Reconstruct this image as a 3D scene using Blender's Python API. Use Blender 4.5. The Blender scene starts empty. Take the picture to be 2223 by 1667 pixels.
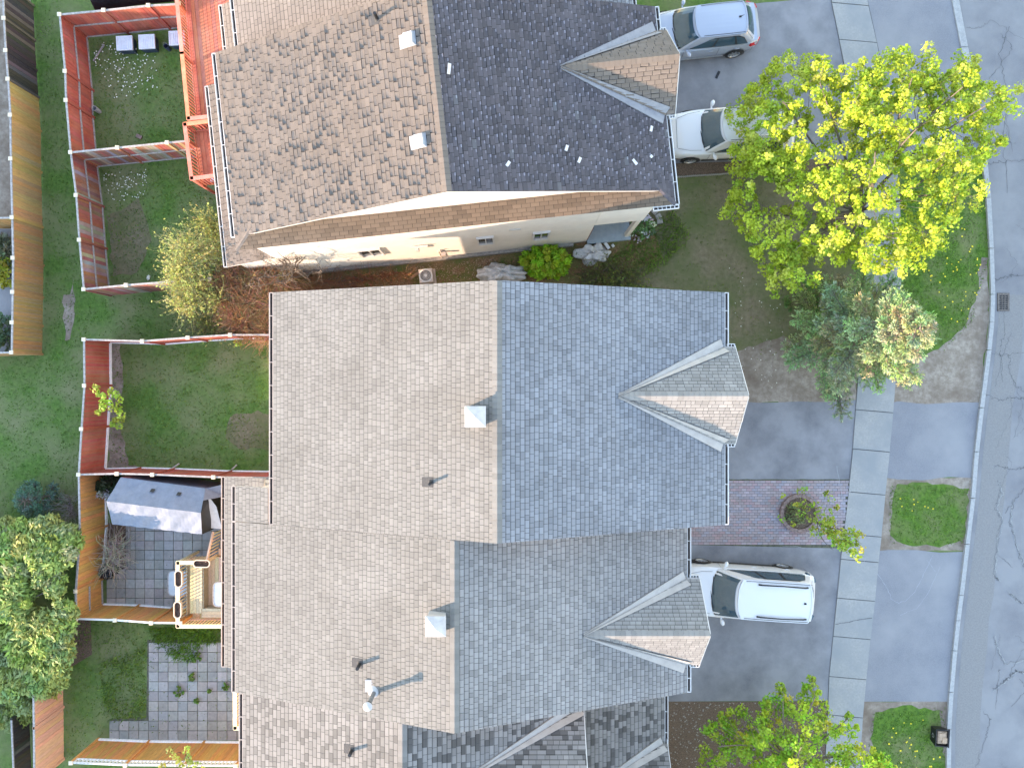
import bpy, math, random
import numpy as np
from mathutils import Vector, Matrix
random.seed(7); rng = np.random.default_rng(7)
scene = bpy.context.scene
COL = scene.collection
R = math.radians
# ---------------------------------------------------------------- camera
FPX, CX, CY, CAMH = 1547.6, 1111.5, 833.5, 28.0
cam_d = bpy.data.cameras.new('camera'); cam = bpy.data.objects.new('camera', cam_d)
COL.objects.link(cam); scene.camera = cam
cam.location = (0, 0, CAMH); cam.rotation_euler = (0, 0, 0)
cam_d.sensor_width = 36; cam_d.lens = 36*FPX/2223; cam_d.clip_end = 2000; cam_d.clip_start = 0.5
# ---------------------------------------------------------------- sky, sun, exposure
SUN_AZ, SUN_EL = R(25), R(15.7)          # the light travels towards +x, a little towards +y
w = bpy.data.worlds.new('World'); scene.world = w; w.use_nodes = True
nt = w.node_tree; bg = nt.nodes['Background']
sky = nt.nodes.new('ShaderNodeTexSky'); sky.sky_type = 'NISHITA'; sky.sun_disc = False
sky.sun_elevation = SUN_EL; sky.sun_rotation = R(245); sky.air_density = 1.7; sky.dust_density = 0.0; sky.ozone_density = 2.6
nt.links.new(sky.outputs[0], bg.inputs[0]); bg.inputs[1].default_value = 0.15
sun_d = bpy.data.lights.new('sun', 'SUN'); sun_d.energy = 2.0; sun_d.angle = R(0.5); sun_d.color = (1.0, 0.83, 0.62)
sun = bpy.data.objects.new('sun', sun_d); COL.objects.link(sun)
sd = Vector((math.cos(SUN_EL)*math.cos(SUN_AZ), math.cos(SUN_EL)*math.sin(SUN_AZ), -math.sin(SUN_EL)))
sun.rotation_euler = sd.to_track_quat('-Z', 'Y').to_euler(); sun.location = (-30, -15, 30)
vs = scene.view_settings; vs.view_transform = 'Standard'; vs.look = 'None'; vs.exposure = 2.85; vs.gamma = 1
vs.use_white_balance = True; vs.white_balance_temperature = 7300; vs.white_balance_tint = 24
# ---------------------------------------------------------------- measuring helpers
def S(px, py, z=0.0):
    k = (CAMH-z)/FPX
    return Vector(((px-CX)*k, (CY-py)*k, z))
def SD(px, py, z=0.0): return S(px*1.005, py*1.005, z)
def V3(*a): return Vector(a)
# ---------------------------------------------------------------- materials
MATS = {}
def pm(name, c1, c2=None, scale=6.0, rough=0.8, bump=0.0, bscale=60.0, attr=False, big=None, bigscale=0.5, bigamt=0.5,
       metal=0.0, spec=0.4, stretch=None, trans=0.0, coat=0.0, spots=None):
    m = bpy.data.materials.new(name); m.use_nodes = True; t = m.node_tree; N = t.nodes; L = t.links
    b = N['Principled BSDF']; b.inputs['Roughness'].default_value = rough; b.inputs['Metallic'].default_value = metal
    b.inputs['Specular IOR Level'].default_value = spec
    if coat: b.inputs['Coat Weight'].default_value = coat; b.inputs['Coat Roughness'].default_value = 0.05
    tc = N.new('ShaderNodeTexCoord'); vec = tc.outputs['Object']
    if stretch:
        mp = N.new('ShaderNodeMapping'); mp.inputs['Scale'].default_value = stretch; L.new(vec, mp.inputs[0]); vec = mp.outputs[0]
    c2 = c2 or c1
    n = N.new('ShaderNodeTexNoise'); n.inputs['Scale'].default_value = scale; n.inputs['Detail'].default_value = 6; n.inputs['Roughness'].default_value = 0.7
    L.new(vec, n.inputs['Vector'])
    r = N.new('ShaderNodeValToRGB'); L.new(n.outputs['Fac'], r.inputs[0])
    r.color_ramp.elements[0].position = 0.36; r.color_ramp.elements[1].position = 0.64
    r.color_ramp.elements[0].color = (*c1, 1); r.color_ramp.elements[1].color = (*c2, 1)
    out = r.outputs[0]
    if big:
        n2 = N.new('ShaderNodeTexNoise'); n2.inputs['Scale'].default_value = bigscale; n2.inputs['Detail'].default_value = 5
        n2.inputs['Roughness'].default_value = 0.6; L.new(tc.outputs['Object'], n2.inputs['Vector'])
        r2 = N.new('ShaderNodeValToRGB'); L.new(n2.outputs['Fac'], r2.inputs[0])
        r2.color_ramp.elements[0].position = 0.5-0.22*bigamt; r2.color_ramp.elements[1].position = 0.72-0.1*bigamt
        mx = N.new('ShaderNodeMix'); mx.data_type = 'RGBA'; L.new(r2.outputs[0], mx.inputs[0])
        L.new(out, mx.inputs[6]); mx.inputs[7].default_value = (*big, 1); out = mx.outputs[2]
    if attr:
        a = N.new('ShaderNodeVertexColor'); a.layer_name = 'Col'
        mx = N.new('ShaderNodeMix'); mx.data_type = 'RGBA'; mx.blend_type = 'MULTIPLY'; mx.inputs[0].default_value = 1
        L.new(out, mx.inputs[6]); L.new(a.outputs[0], mx.inputs[7]); out = mx.outputs[2]
    L.new(out, b.inputs['Base Color'])
    if bump:
        nb = N.new('ShaderNodeTexNoise'); nb.inputs['Scale'].default_value = bscale; nb.inputs['Detail'].default_value = 4
        L.new(vec, nb.inputs['Vector'])
        bp = N.new('ShaderNodeBump'); bp.inputs['Strength'].default_value = bump; bp.inputs['Distance'].default_value = 0.02
        L.new(nb.outputs['Fac'], bp.inputs['Height']); L.new(bp.outputs[0], b.inputs['Normal'])
    if trans:
        tr = N.new('ShaderNodeBsdfTranslucent'); L.new(out, tr.inputs[0])
        ms = N.new('ShaderNodeMixShader'); ms.inputs[0].default_value = trans
        L.new(b.outputs[0], ms.inputs[1]); L.new(tr.outputs[0], ms.inputs[2]); L.new(ms.outputs[0], N['Material Output'].inputs[0])
    MATS[name] = m; return m
# ---------------------------------------------------------------- mesh builder
ORG = {}          # world origin of every parent
class MB:
    def __init__(s): s.v = []; s.f = []; s.c = []; s.m = []
    def face(s, pts, col=(1, 1, 1), mi=0):
        i = len(s.v); s.v += [tuple(p) for p in pts]; s.f.append(tuple(range(i, i+len(pts)))); s.c.append(col); s.m.append(mi)
    def mesh(s, V, F, col=(1, 1, 1), mi=0):
        i = len(s.v); s.v += [tuple(p) for p in V]
        for f in F: s.f.append(tuple(i+k for k in f)); s.c.append(col); s.m.append(mi)
    def obox(s, c, ax, ay, az, col=(1, 1, 1), mi=0):      # centre and three half-extent vectors
        c = Vector(c); V = [c+sx*ax+sy*ay+sz*az for sz in (-1, 1) for sy in (-1, 1) for sx in (-1, 1)]
        s.mesh(V, [(0, 2, 3, 1), (4, 5, 7, 6), (0, 1, 5, 4), (2, 6, 7, 3), (0, 4, 6, 2), (1, 3, 7, 5)], col, mi)
    def box(s, x0, x1, y0, y1, z0, z1, col=(1, 1, 1), mi=0):
        s.obox(((x0+x1)/2, (y0+y1)/2, (z0+z1)/2), V3((x1-x0)/2, 0, 0), V3(0, (y1-y0)/2, 0), V3(0, 0, (z1-z0)/2), col, mi)
    def beam(s, p, q, w, h, col=(1, 1, 1), mi=0, up=V3(0, 0, 1)):
        p = Vector(p); q = Vector(q); d = q-p; L = d.length
        if L < 1e-6: return
        d /= L; sd_ = d.cross(up)
        if sd_.length < 1e-4: sd_ = d.cross(V3(1, 0, 0))
        sd_.normalize(); u2 = sd_.cross(d)
        s.obox((p+q)/2, d*L/2, sd_*w/2, u2*h/2, col, mi)
    def tube(s, pts, rad, n=6, col=(1, 1, 1), mi=0, cap=True):
        pts = [Vector(p) for p in pts]; base = len(s.v); m = len(pts)
        if not hasattr(rad, '__len__'): rad = [rad]*m
        for i, p in enumerate(pts):
            d = (pts[min(i+1, m-1)]-pts[max(i-1, 0)]);
            if d.length < 1e-7: d = V3(0, 0, 1)
            d.normalize(); a = d.orthogonal().normalized() if abs(d.z) > .99 else d.cross(V3(0, 0, 1)).normalized(); b = d.cross(a)
            for k in range(n):
                t = 2*math.pi*k/n; s.v.append(tuple(p+a*math.cos(t)*rad[i]+b*math.sin(t)*rad[i]))
        for i in range(m-1):
            for k in range(n):
                s.f.append((base+i*n+k, base+i*n+(k+1) % n, base+(i+1)*n+(k+1) % n, base+(i+1)*n+k)); s.c.append(col); s.m.append(mi)
        if cap:
            s.f.append(tuple(base+k for k in range(n))[::-1]); s.c.append(col); s.m.append(mi)
            s.f.append(tuple(base+(m-1)*n+k for k in range(n))); s.c.append(col); s.m.append(mi)
    def prism(s, poly, z0, z1, col=(1, 1, 1), mi=0):
        n = len(poly)
        s.mesh([(p[0], p[1], z0) for p in poly]+[(p[0], p[1], z1) for p in poly],
               [tuple(range(n))[::-1], tuple(range(n, 2*n))]+[(i, (i+1) % n, n+(i+1) % n, n+i) for i in range(n)], col, mi)
    def sheet(s, poly, z, col=(1, 1, 1), mi=0): s.face([(p[0], p[1], z) for p in poly], col, mi)
    def build(s, name, mats, parent=None, label=None, cat=None, group=None, kind=None, smooth=0, origin=None):
        if not s.v: return None
        me = bpy.data.meshes.new(name)
        o = ORG.get(parent.name, V3(0, 0, 0)) if parent else (Vector(origin) if origin is not None else V3(0, 0, 0))
        a = np.array(s.v, dtype=float)-np.array(o)
        me.from_pydata(a.tolist(), [], s.f)
        if not isinstance(mats, (list, tuple)): mats = [mats]
        for m in mats: me.materials.append(MATS[m] if isinstance(m, str) else m)
        me.polygons.foreach_set('material_index', s.m)
        ca = me.color_attributes.new('Col', 'FLOAT_COLOR', 'CORNER')
        ln = np.array([len(f) for f in s.f]); cc = np.repeat(np.array([(*c, 1) for c in s.c]), ln, axis=0)
        ca.data.foreach_set('color', cc.ravel())
        if smooth:
            me.polygons.foreach_set('use_smooth', [True]*len(me.polygons)); me.set_sharp_from_angle(angle=R(smooth))
        me.update()
        ob = bpy.data.objects.new(name, me); COL.objects.link(ob)
        ob.location = (0, 0, 0) if parent else o
        if parent: ob.parent = parent; ORG[ob.name] = o
        else: ORG[ob.name] = o
        tag(ob, label, cat, group, kind); return ob
def tag(o, label=None, cat=None, group=None, kind=None):
    if label: o['label'] = label
    if cat: o['category'] = cat
    if group: o['group'] = group
    if kind: o['kind'] = kind
    return o
def thing(name, loc, label, cat, group=None):
    o = bpy.data.objects.new(name, None); COL.objects.link(o); o.location = loc; o.empty_display_size = .2
    ORG[o.name] = Vector(loc); return tag(o, label, cat, group)
def quads(name, V, C, mat, parent=None, **k):              # V (N,4,3) world, C (N,3)
    n = len(V); me = bpy.data.meshes.new(name)
    o = ORG.get(parent.name, V3(0, 0, 0)) if parent else V3(*k.pop('origin', (0, 0, 0)))
    nv = V.shape[1]; P = V.reshape(-1, 3)-np.array(o)
    me.vertices.add(n*nv); me.vertices.foreach_set('co', P.ravel())
    me.loops.add(n*nv); me.loops.foreach_set('vertex_index', np.arange(n*nv, dtype=np.int32))
    me.polygons.add(n); me.polygons.foreach_set('loop_start', np.arange(0, n*nv, nv, dtype=np.int32))
    me.update(calc_edges=True); me.materials.append(MATS[mat])
    ca = me.color_attributes.new('Col', 'FLOAT_COLOR', 'CORNER')
    cc = np.concatenate([np.repeat(C, nv, axis=0), np.ones((n*nv, 1))], axis=1); ca.data.foreach_set('color', cc.ravel())
    me.validate(); ob = bpy.data.objects.new(name, me); COL.objects.link(ob); ob.location = (0, 0, 0) if parent else o
    if parent: ob.parent = parent
    ORG[ob.name] = o; tag(ob, **k); return ob
def copy_tree(o, parent=None):
    c = o.copy(); COL.objects.link(c); c.parent = parent
    for ch in list(o.children): copy_tree(ch, c)
    return c
def inpoly(x, y, poly):
    c = False; j = len(poly)-1
    for i in range(len(poly)):
        xi, yi = poly[i][0], poly[i][1]; xj, yj = poly[j][0], poly[j][1]
        if (yi > y) != (yj > y) and x < (xj-xi)*(y-yi)/(yj-yi)+xi: c = not c
        j = i
    return c
def np_inpoly(x, y, poly):
    c = np.zeros(len(x), bool); j = len(poly)-1
    for i in range(len(poly)):
        xi, yi = poly[i][0], poly[i][1]; xj, yj = poly[j][0], poly[j][1]
        if yi != yj: c ^= ((yi > y) != (yj > y)) & (x < (xj-xi)*(y-yi)/(yj-yi)+xi)
        j = i
    return c
def rnd(a, b): return random.uniform(a, b)
def tone(a, b, tint=0.0):
    t = rnd(a, b); return (t*(1+rnd(-tint, tint)), t, t*(1+rnd(-tint, tint)))
# ---------------------------------------------------------------- material list
pm('asphalt_drive', (.11, .108, .12), (.16, .158, .168), 55, .85, .25, 120, big=(.235, .23, .238), bigscale=.8, bigamt=1.0)
pm('asphalt_road', (.13, .13, .142), (.185, .182, .192), 45, .9, .3, 90, big=(.225, .222, .225), bigscale=.6, bigamt=.9)
pm('asphalt_worn', (.175, .168, .165), (.22, .212, .205), 18, .9, .25, 90)
pm('asphalt_apron', (.165, .165, .18), (.215, .215, .23), 30, .9, .3, 100, big=(.25, .245, .25), bigscale=.5, bigamt=.6)
pm('crack', (.075, .075, .08), (.12, .12, .12), 20, .95)
pm('crack_pale', (.3, .3, .29), (.2, .2, .2), 20, .95)
pm('concrete', (.265, .255, .24), (.33, .318, .3), 14, .85, .15, 80, big=(.235, .24, .24), bigscale=.8, bigamt=.6)
pm('kerb_conc', (.27, .27, .27), (.36, .355, .345), 9, .85, .2, 60)
pm('brick_pave', (.75, .75, .75), (.9, .9, .9), 20, .85, .2, 60, attr=True, big=(.9, .95, 1.05), bigscale=.9, bigamt=.7)
pm('patio', (.8, .8, .82), (1, 1, 1), 8, .85, .15, 60, attr=True)
pm('joint', (.06, .06, .045), (.12, .12, .075), 8, .95)
pm('lawn', (.042, .1, .014), (.09, .175, .03), 7, .95, .6, 50, big=(.16, .17, .075), bigscale=.55, bigamt=.55)
pm('lawn_lush', (.04, .1, .01), (.09, .18, .018), 6, .95, .6, 50, big=(.15, .16, .06), bigscale=.8, bigamt=.3)
pm('lawn_dry', (.13, .105, .06), (.21, .165, .105), 6, .95, .6, 50, big=(.09, .11, .035), bigscale=.5, bigamt=.6)
pm('dirt', (.22, .17, .13), (.36, .3, .245), 5, .95, .5, 40, big=(.16, .115, .085), bigscale=.9, bigamt=.5)
pm('bed', (.12, .06, .03), (.34, .19, .1), 14, .95, .8, 40, big=(.1, .13, .03), bigscale=1.5, bigamt=.5)
pm('mulch', (.06, .04, .028), (.2, .13, .09), 30, .95, .8, 60)
pm('grass_blade', (.85, .85, .85), (1, 1, 1), 5, .8, attr=True, trans=.25)
pm('leaf', (.85, .85, .85), (1, 1, 1), 3, .6, attr=True, trans=.35)
pm('needle', (.85, .85, .85), (1, 1, 1), 3, .6, attr=True, trans=.15)
pm('bark', (.1, .075, .055), (.2, .16, .13), 25, .9, .6, 60, stretch=(1, 1, .3))
pm('twig', (.8, .8, .8), (1, 1, 1), 8, .9, attr=True)
pm('shingle_new', (.86, .86, .86), (1, 1, 1), 90, .9, .4, 200, attr=True, big=(.78, .77, .76), bigscale=.6, bigamt=.8)
pm('shingle_old', (.8, .8, .8), (1, 1, 1), 60, .9, .5, 150, attr=True, big=(.86, .84, .82), bigscale=.5, bigamt=.6)
pm('roof_deck', (.05, .05, .052), (.07, .07, .07), 20, .95)
pm('roof_deck_old', (.02, .018, .018), (.045, .04, .038), 20, .95)
pm('flashing', (.33, .305, .28), (.4, .37, .34), 3, .55, .05, 8)
pm('flashing_grey', (.2, .2, .215), (.26, .26, .27), 4, .55, .05, 8)
pm('siding', (.66, .6, .53), (.72, .66, .58), 2, .6, .05, 20)
pm('siding_grey', (.5, .48, .44), (.56, .54, .5), 2, .7)
pm('white_trim', (.55, .53, .5), (.64, .61, .58), 4, .5)
pm('gutter_dark', (.03, .025, .025), (.09, .07, .06), 30, .9)
pm('gutter_metal', (.42, .34, .29), (.5, .41, .35), 3, .5)
pm('glass_dark', (.02, .03, .035), (.03, .045, .05), 2, .06, spec=.8)
pm('vent_white', (.3, .3, .31), (.4, .4, .4), 3, .4)
pm('pipe_grey', (.2, .21, .22), (.3, .31, .32), 12, .45, metal=.6)
pm('black_plastic', (.008, .009, .01), (.02, .02, .022), 8, .45)
pm('wood_red', (.8, .8, .8), (1, 1, 1), 5, .8, .3, 30, attr=True, big=(1.05, 1.45, 1.6), bigscale=1.2, bigamt=.3, stretch=(3, 3, .6))
pm('wood_plain', (.75, .75, .75), (1, 1, 1), 7, .8, .3, 30, attr=True, stretch=(3, 3, .6))
pm('rail_grey', (.24, .21, .195), (.42, .385, .36), 12, .85)
pm('cap_wood', (.62, .52, .38), (.7, .6, .45), 10, .7)
pm('car_silver', (.33, .36, .42), None, 3, .32, metal=.2, spec=.6, coat=.8)
pm('car_white', (.62, .61, .605), None, 3, .3, spec=.6, coat=.7)
pm('car_glass', (.03, .065, .085), (.045, .08, .1), 2, .04, spec=.9)
pm('car_black', (.012, .012, .014), (.02, .02, .02), 5, .5)
pm('tyre', (.015, .015, .015), (.03, .03, .03), 20, .9)
pm('rim', (.45, .46, .48), (.55, .56, .58), 8, .3, metal=.8)
pm('lamp_red', (.5, .012, .01), None, 3, .2)
pm('lamp_clear', (.5, .54, .58), (.7, .72, .75), 20, .12)
pm('tarp', (.14, .165, .21), (.18, .205, .255), 4, .5, .5, 5)
pm('tarp_white', (.6, .6, .6), (.7, .7, .7), 6, .6, .3, 9)
pm('plastic_film', (.36, .35, .34), (.6, .58, .56), 7, .3, .8, 12)
pm('bin_white', (.6, .64, .7), (.72, .75, .8), 6, .4)
pm('bin_blue', (.03, .045, .08), (.04, .06, .1), 6, .5)
pm('paper', (.3, .2, .13), (.42, .29, .2), 8, .8)
pm('soil', (.03, .02, .016), (.09, .05, .035), 50, .95, .6, 60)
pm('planter', (.55, .42, .3), (.62, .48, .36), 5, .6)
pm('glass_table', (.3, .34, .36), (.36, .4, .42), 3, .08, spec=.8)
pm('iron', (.1, .085, .08), (.2, .17, .15), 15, .7, metal=.4)
pm('brown_door', (.2, .06, .03), (.26, .09, .05), 6, .6)
pm('porch', (.25, .3, .32), (.3, .35, .37), 6, .7)
pm('dandelion', (.75, .55, .02), (.8, .6, .03), 5, .7)
pm('petal', (.7, .68, .55), (.8, .78, .7), 5, .7)
pm('debris', (.45, .43, .42), (.6, .58, .56), 12, .8)
pm('stone', (.2, .18, .16), (.34, .31, .28), 9, .9, .4, 40)
pm('brick_ring', (.17, .11, .095), (.27, .19, .17), 7, .9, .4, 40)
pm('bag', (.006, .007, .01), (.012, .013, .016), 10, .3, .8, 14)
pm('chalk', (.27, .28, .3), (.36, .37, .39), 30, .9)
# ================================================================ GROUND, ROADS, PAVING
def P(pts): return [S(x, y) for x, y in pts]
def mid(a, b, t=.5): return a+(b-a)*t
m = MB(); m.sheet([(-400, -400), (400, -400), (400, 400), (-400, 400)], 0); m.build('ground', 'lawn', kind='structure')
kl = [(2000, -400), (2040, -120), (2065, 0), (2085, 104), (2104, 190), (2120, 270), (2130, 350), (2138, 430), (2145, 540), (2148, 640), (2146, 700), (2140, 760),
      (2124, 885), (2113, 980), (2105, 1080), (2093, 1180), (2080, 1290), (2073, 1345), (2066, 1410), (2058, 1500), (2053, 1580), (2052, 1700), (2055, 2000)]
kl = [(x+(10 if i > 4 else 14)*0, y) for i, (x, y) in enumerate(kl)]
kw = [16, 16, 15, 15, 13, 11, 10, 10, 9, 9, 9, 9, 9, 9, 9, 9, 9, 9, 9, 9, 9, 9, 9]
# road sheet with worn strip and cracks in the same mesh
m = MB()
kr = [(x+w_, y) for (x, y), w_ in zip(kl, kw)]
m.sheet(P(kr+[(3600, 2000), (3600, -400)])[::-1], .004)
strip_in = [(x+12, y) for x, y in kr if y > 560]
strip_out = [(x+68+rnd(-4, 4), y) for x, y in kr if y > 560]
m.sheet(P(strip_in+strip_out[::-1])[::-1], .008, mi=3)
def crackline(m, pts, w_, z, mi, jag=.05, sub=7):
    Q = [S(*p) for p in pts]; out = []
    for a, b in zip(Q, Q[1:]):
        for k in range(sub):
            out.append(a+(b-a)*(k/sub)+V3(rnd(-jag, jag), rnd(-jag, jag), 0))
    out.append(Q[-1])
    for i, (a, b) in enumerate(zip(out, out[1:])):
        d = (b-a); n = V3(-d.y, d.x, 0)
        if n.length < 1e-5: continue
        n.normalize(); w1 = w_*rnd(.5, 1.2)
        m.face([V3(*(a-n*w1)[:2], z), V3(*(b-n*w1*.9)[:2], z), V3(*(b+n*w1*.9)[:2], z), V3(*(a+n*w1)[:2], z)], mi=mi)
RC = [[(2100, 62), (2130, 60), (2150, 45), (2223, 85)], [(2140, 360), (2160, 352), (2223, 350)], [(2150, 610), (2190, 600), (2223, 596)],
      [(2148, 767), (2175, 772), (2223, 765)], [(2190, 770), (2192, 800), (2200, 830), (2223, 850)], [(2140, 858), (2170, 868), (2200, 862), (2223, 866)],
      [(2167, 1040), (2172, 1070), (2160, 1100), (2175, 1130), (2162, 1170), (2158, 1250), (2168, 1260)],
      [(2200, 1085), (2190, 1130), (2200, 1160), (2210, 1200), (2223, 1230)], [(2155, 1380), (2165, 1410), (2180, 1440), (2223, 1430)],
      [(2155, 1497), (2175, 1480), (2190, 1470), (2205, 1455), (2223, 1460)], [(2190, 1285), (2205, 1300), (2223, 1310)],
      [(2135, 1545), (2150, 1560), (2140, 1600), (2118, 1667)], [(2175, 640), (2180, 720), (2170, 760), (2177, 830)], [(2190, 60), (2170, 120), (2185, 200), (2178, 300), (2186, 420)],
      [(2160, 1010), (2200, 1018), (2223, 1015)], [(2180, 1115), (2223, 1060)]]
for q in RC: crackline(m, q, rnd(.004, .011), .012, 1, .06, 12)
for _ in range(16):
    x_ = rnd(2165, 2225); y_ = rnd(0, 1667); crackline(m, [(x_, y_), (x_+rnd(-25, 25), y_+rnd(15, 60)), (x_+rnd(-35, 35), y_+rnd(60, 120))], rnd(.003, .008), .0122, 1, .05, 10)
for q in RC[6:11]: crackline(m, [(x+3, y+2) for x, y in q], .02, .0115, 2, .06)
m.build('road', ['asphalt_road', 'crack', 'crack_pale', 'asphalt_worn'], kind='structure')
# kerb (real step) in short lengths with joints
m = MB()
for i in range(len(kl)-1):
    a, b, c, d = S(*kl[i]), S(*kl[i+1]), S(*kr[i+1]), S(*kr[i])
    n = max(1, int((b-a).length/1.5))
    for k in range(n):
        t0, t1 = (k+.008)/n, (k+.992)/n
        m.prism([mid(a, b, t1), mid(a, b, t0), mid(d, c, t0), mid(d, c, t1)][::-1], 0, .10 if kl[i][1] > 110 else .05)
m.build('kerb', 'kerb_conc', kind='structure')
# sidewalk
sl = [(1720, -400), (1780, -120), (1803, 0), (1827, 120), (1850, 240), (1866, 350), (1875, 450), (1876, 546), (1873, 650), (1868, 750), (1859, 857), (1850, 977), (1841, 1070), (1831, 1162), (1824, 1216), (1816, 1300), (1809, 1370), (1799, 1468), (1796, 1552), (1790, 1667), (1780, 1900)]
sr = [(1800, -400), (1860, -120), (1883, 0), (1910, 120), (1931, 240), (1946, 350), (1955, 450), (1957, 546), (1955, 650), (1950, 750), (1942, 857), (1931, 980), (1921, 1078), (1913, 1165), (1907, 1216), (1899, 1302), (1892, 1360), (1880, 1476), (1873, 1555), (1866, 1667), (1858, 1900)]
def edge_at(pl, y):
    for a, b in zip(pl, pl[1:]):
        if a[1] <= y <= b[1]: t = (y-a[1])/(b[1]-a[1]); return a[0]+(b[0]-a[0])*t
    return pl[-1][0]
m = MB(); m.sheet([S(*p) for p in sl]+[S(*p) for p in sr][::-1], .004, mi=1)
ys = [-390, -300, -210, -120, -60, 10, 90, 178, 265, 350, 440, 530, 620, 710, 800, 892, 977, 1070, 1161, 1216, 1300, 1383, 1470, 1553, 1640, 1730, 1820, 1895]
for y0, y1 in zip(ys, ys[1:]):
    tilt = rnd(-2, 3)
    q = [S(edge_at(sl, y0)+.8, y0-3+.8), S(edge_at(sr, y0)-.8, y0+4+.8), S(edge_at(sr, y1)-.8, y1+4-.8), S(edge_at(sl, y1)+.8, y1-3-.8)]
    m.prism(q[::-1], .004, .03+rnd(0, .012), col=tone(.92, 1.05))
crackline(m, [(1811, 1353), (1835, 1350), (1892, 1340)], .012, .046, 2, .02)
crackline(m, [(1815, 1010), (1830, 1100), (1850, 1180)], .006, .046, 3, .02)
m.build('sidewalk', ['concrete', 'crack', 'crack', 'chalk'], kind='structure')
# driveways and aprons
def ragged(pts, amp=3.5, step=14):
    out = []
    for (x0, y0), (x1, y1) in zip(pts, pts[1:]+pts[:1]):
        n = max(1, int(math.hypot(x1-x0, y1-y0)/step))
        for k in range(n): out.append((x0+(x1-x0)*k/n+(rnd(-amp, amp) if k else 0), y0+(y1-y0)*k/n+(rnd(-amp, amp) if k else 0)))
    return out
def dsheet(name, pts, mat, z=.008, **k):
    if mat in ('dirt', 'lawn_dry') or (mat == 'lawn_lush' and z > .006): pts = ragged(pts, 4.5 if z > .0045 else 1.5)
    if name == 'driveway_apron' or name == 'driveway': pts = ragged(pts, .7, 20)
    m = MB(); Q = P(pts); m.sheet(Q if sum((a.x*b.y-b.x*a.y) for a, b in zip(Q, Q[1:]+Q[:1])) > 0 else Q[::-1], z); return m.build(name, mat, kind='structure', **k)
ms = lambda a, b: [(edge_at(sl, y), y) for y in range(a, b, 30)]+[(edge_at(sl, b), b)]
mr = lambda a, b: [(edge_at(sr, y), y) for y in range(a, b, 30)]+[(edge_at(sr, b), b)]
mk = lambda a, b: [(edge_at(kl, y)+5, y) for y in range(a, b, 30)]+[(edge_at(kl, b), b)]
jag = lambda pts: [(x, y+rnd(-3, 3)) for x, y in pts]
dsheet('driveway', [(1300, 40), (1430, 28), (1620, 10)]+ms(-6, 350)+jag([(1800, 352), (1700, 360), (1600, 366), (1465, 374), (1300, 380)]), 'asphalt_drive')
dsheet('driveway', [(1500, 868)]+jag([(1570, 868), (1650, 872), (1740, 870), (1800, 871)])+ms(868, 1040)+[(1500, 1040)], 'asphalt_drive')
m = MB(); Q = P([(1400, 1180)]+ms(1190, 1520)+[(1400, 1522)]); m.sheet(Q[::-1], .008)
crackline(m, [(1700, 1185), (1760, 1190)], .01, .012, 1)
m.build('driveway', ['asphalt_drive', 'crack_pale'], kind='structure')
dsheet('driveway_apron', mr(-400, 350)[::-1]+mk(-400, 350), 'asphalt_apron')
dsheet('driveway_apron', mr(873, 1037)[::-1]+jag([(1950, 873), (2010, 876), (2070, 872)])+mk(873, 1037)+jag([(2060, 1035), (2000, 1040), (1950, 1038)]), 'asphalt_apron')
m = MB(); Q = P(mr(1195, 1522)[::-1]+jag([(1930, 1192), (1990, 1196), (2040, 1197)])+mk(1197, 1522))
m.sheet(Q[::-1], .008)
crackline(m, [(1875, 1215), (1905, 1245), (1925, 1275), (1935, 1300), (1950, 1308), (1965, 1304), (1985, 1285), (2005, 1245), (2025, 1205)], .007, .012, 1, .02)
crackline(m, [(2012, 1215), (2030, 1240)], .006, .0125, 1, .01); crackline(m, [(1955, 1335), (1990, 1320), (2015, 1285), (2040, 1230)], .005, .012, 1, .02)
m.build('driveway_apron', ['asphalt_apron', 'chalk'], kind='structure')
# front lawn, boulevard, dirt
dsheet('front_lawn', [(1300, 382)]+ms(352, 866)+[(1500, 868), (1500, 640), (1300, 600)], 'lawn_dry', .004)
dsheet('bare_dirt', jag([(1600, 760), (1700, 730), (1800, 780)])+ms(790, 873)+[(1560, 875)], 'dirt', .006)
dsheet('boulevard_grass', mr(350, 770)[::-1]+mk(350, 770), 'lawn_lush', .004)
dsheet('bare_dirt', mr(745, 880)[::-1]+jag([(1960, 760), (2000, 780), (2050, 748), (2100, 700), (2120, 640), (2130, 560)])+[(2146, 560), (2148, 640), (2146, 700), (2140, 760), (2126, 882), (1945, 882)], 'dirt', .007)
dsheet('boulevard_grass', mr(1037, 1195)[::-1]+mk(1037, 1195), 'dirt', .004)
dsheet('boulevard_grass', [(1948, 1050), (1980, 1046), (2060, 1052), (2104, 1060), (2100, 1120), (2092, 1170), (2040, 1188), (1960, 1180), (1932, 1160), (1936, 1100)], 'lawn_lush', .007)
dsheet('boulevard_grass', mr(1522, 2000)[::-1]+mk(1522, 2000), 'dirt', .004)
dsheet('boulevard_grass', [(1900, 1545), (1960, 1530), (2040, 1540), (2049, 1600), (2049, 2000), (1870, 2000), (1888, 1660)], 'lawn_lush', .007)
dsheet('mulch_bed', [(1400, 1522)]+ms(1522, 1700)+[(1400, 1700)], 'mulch', .006)
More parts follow.
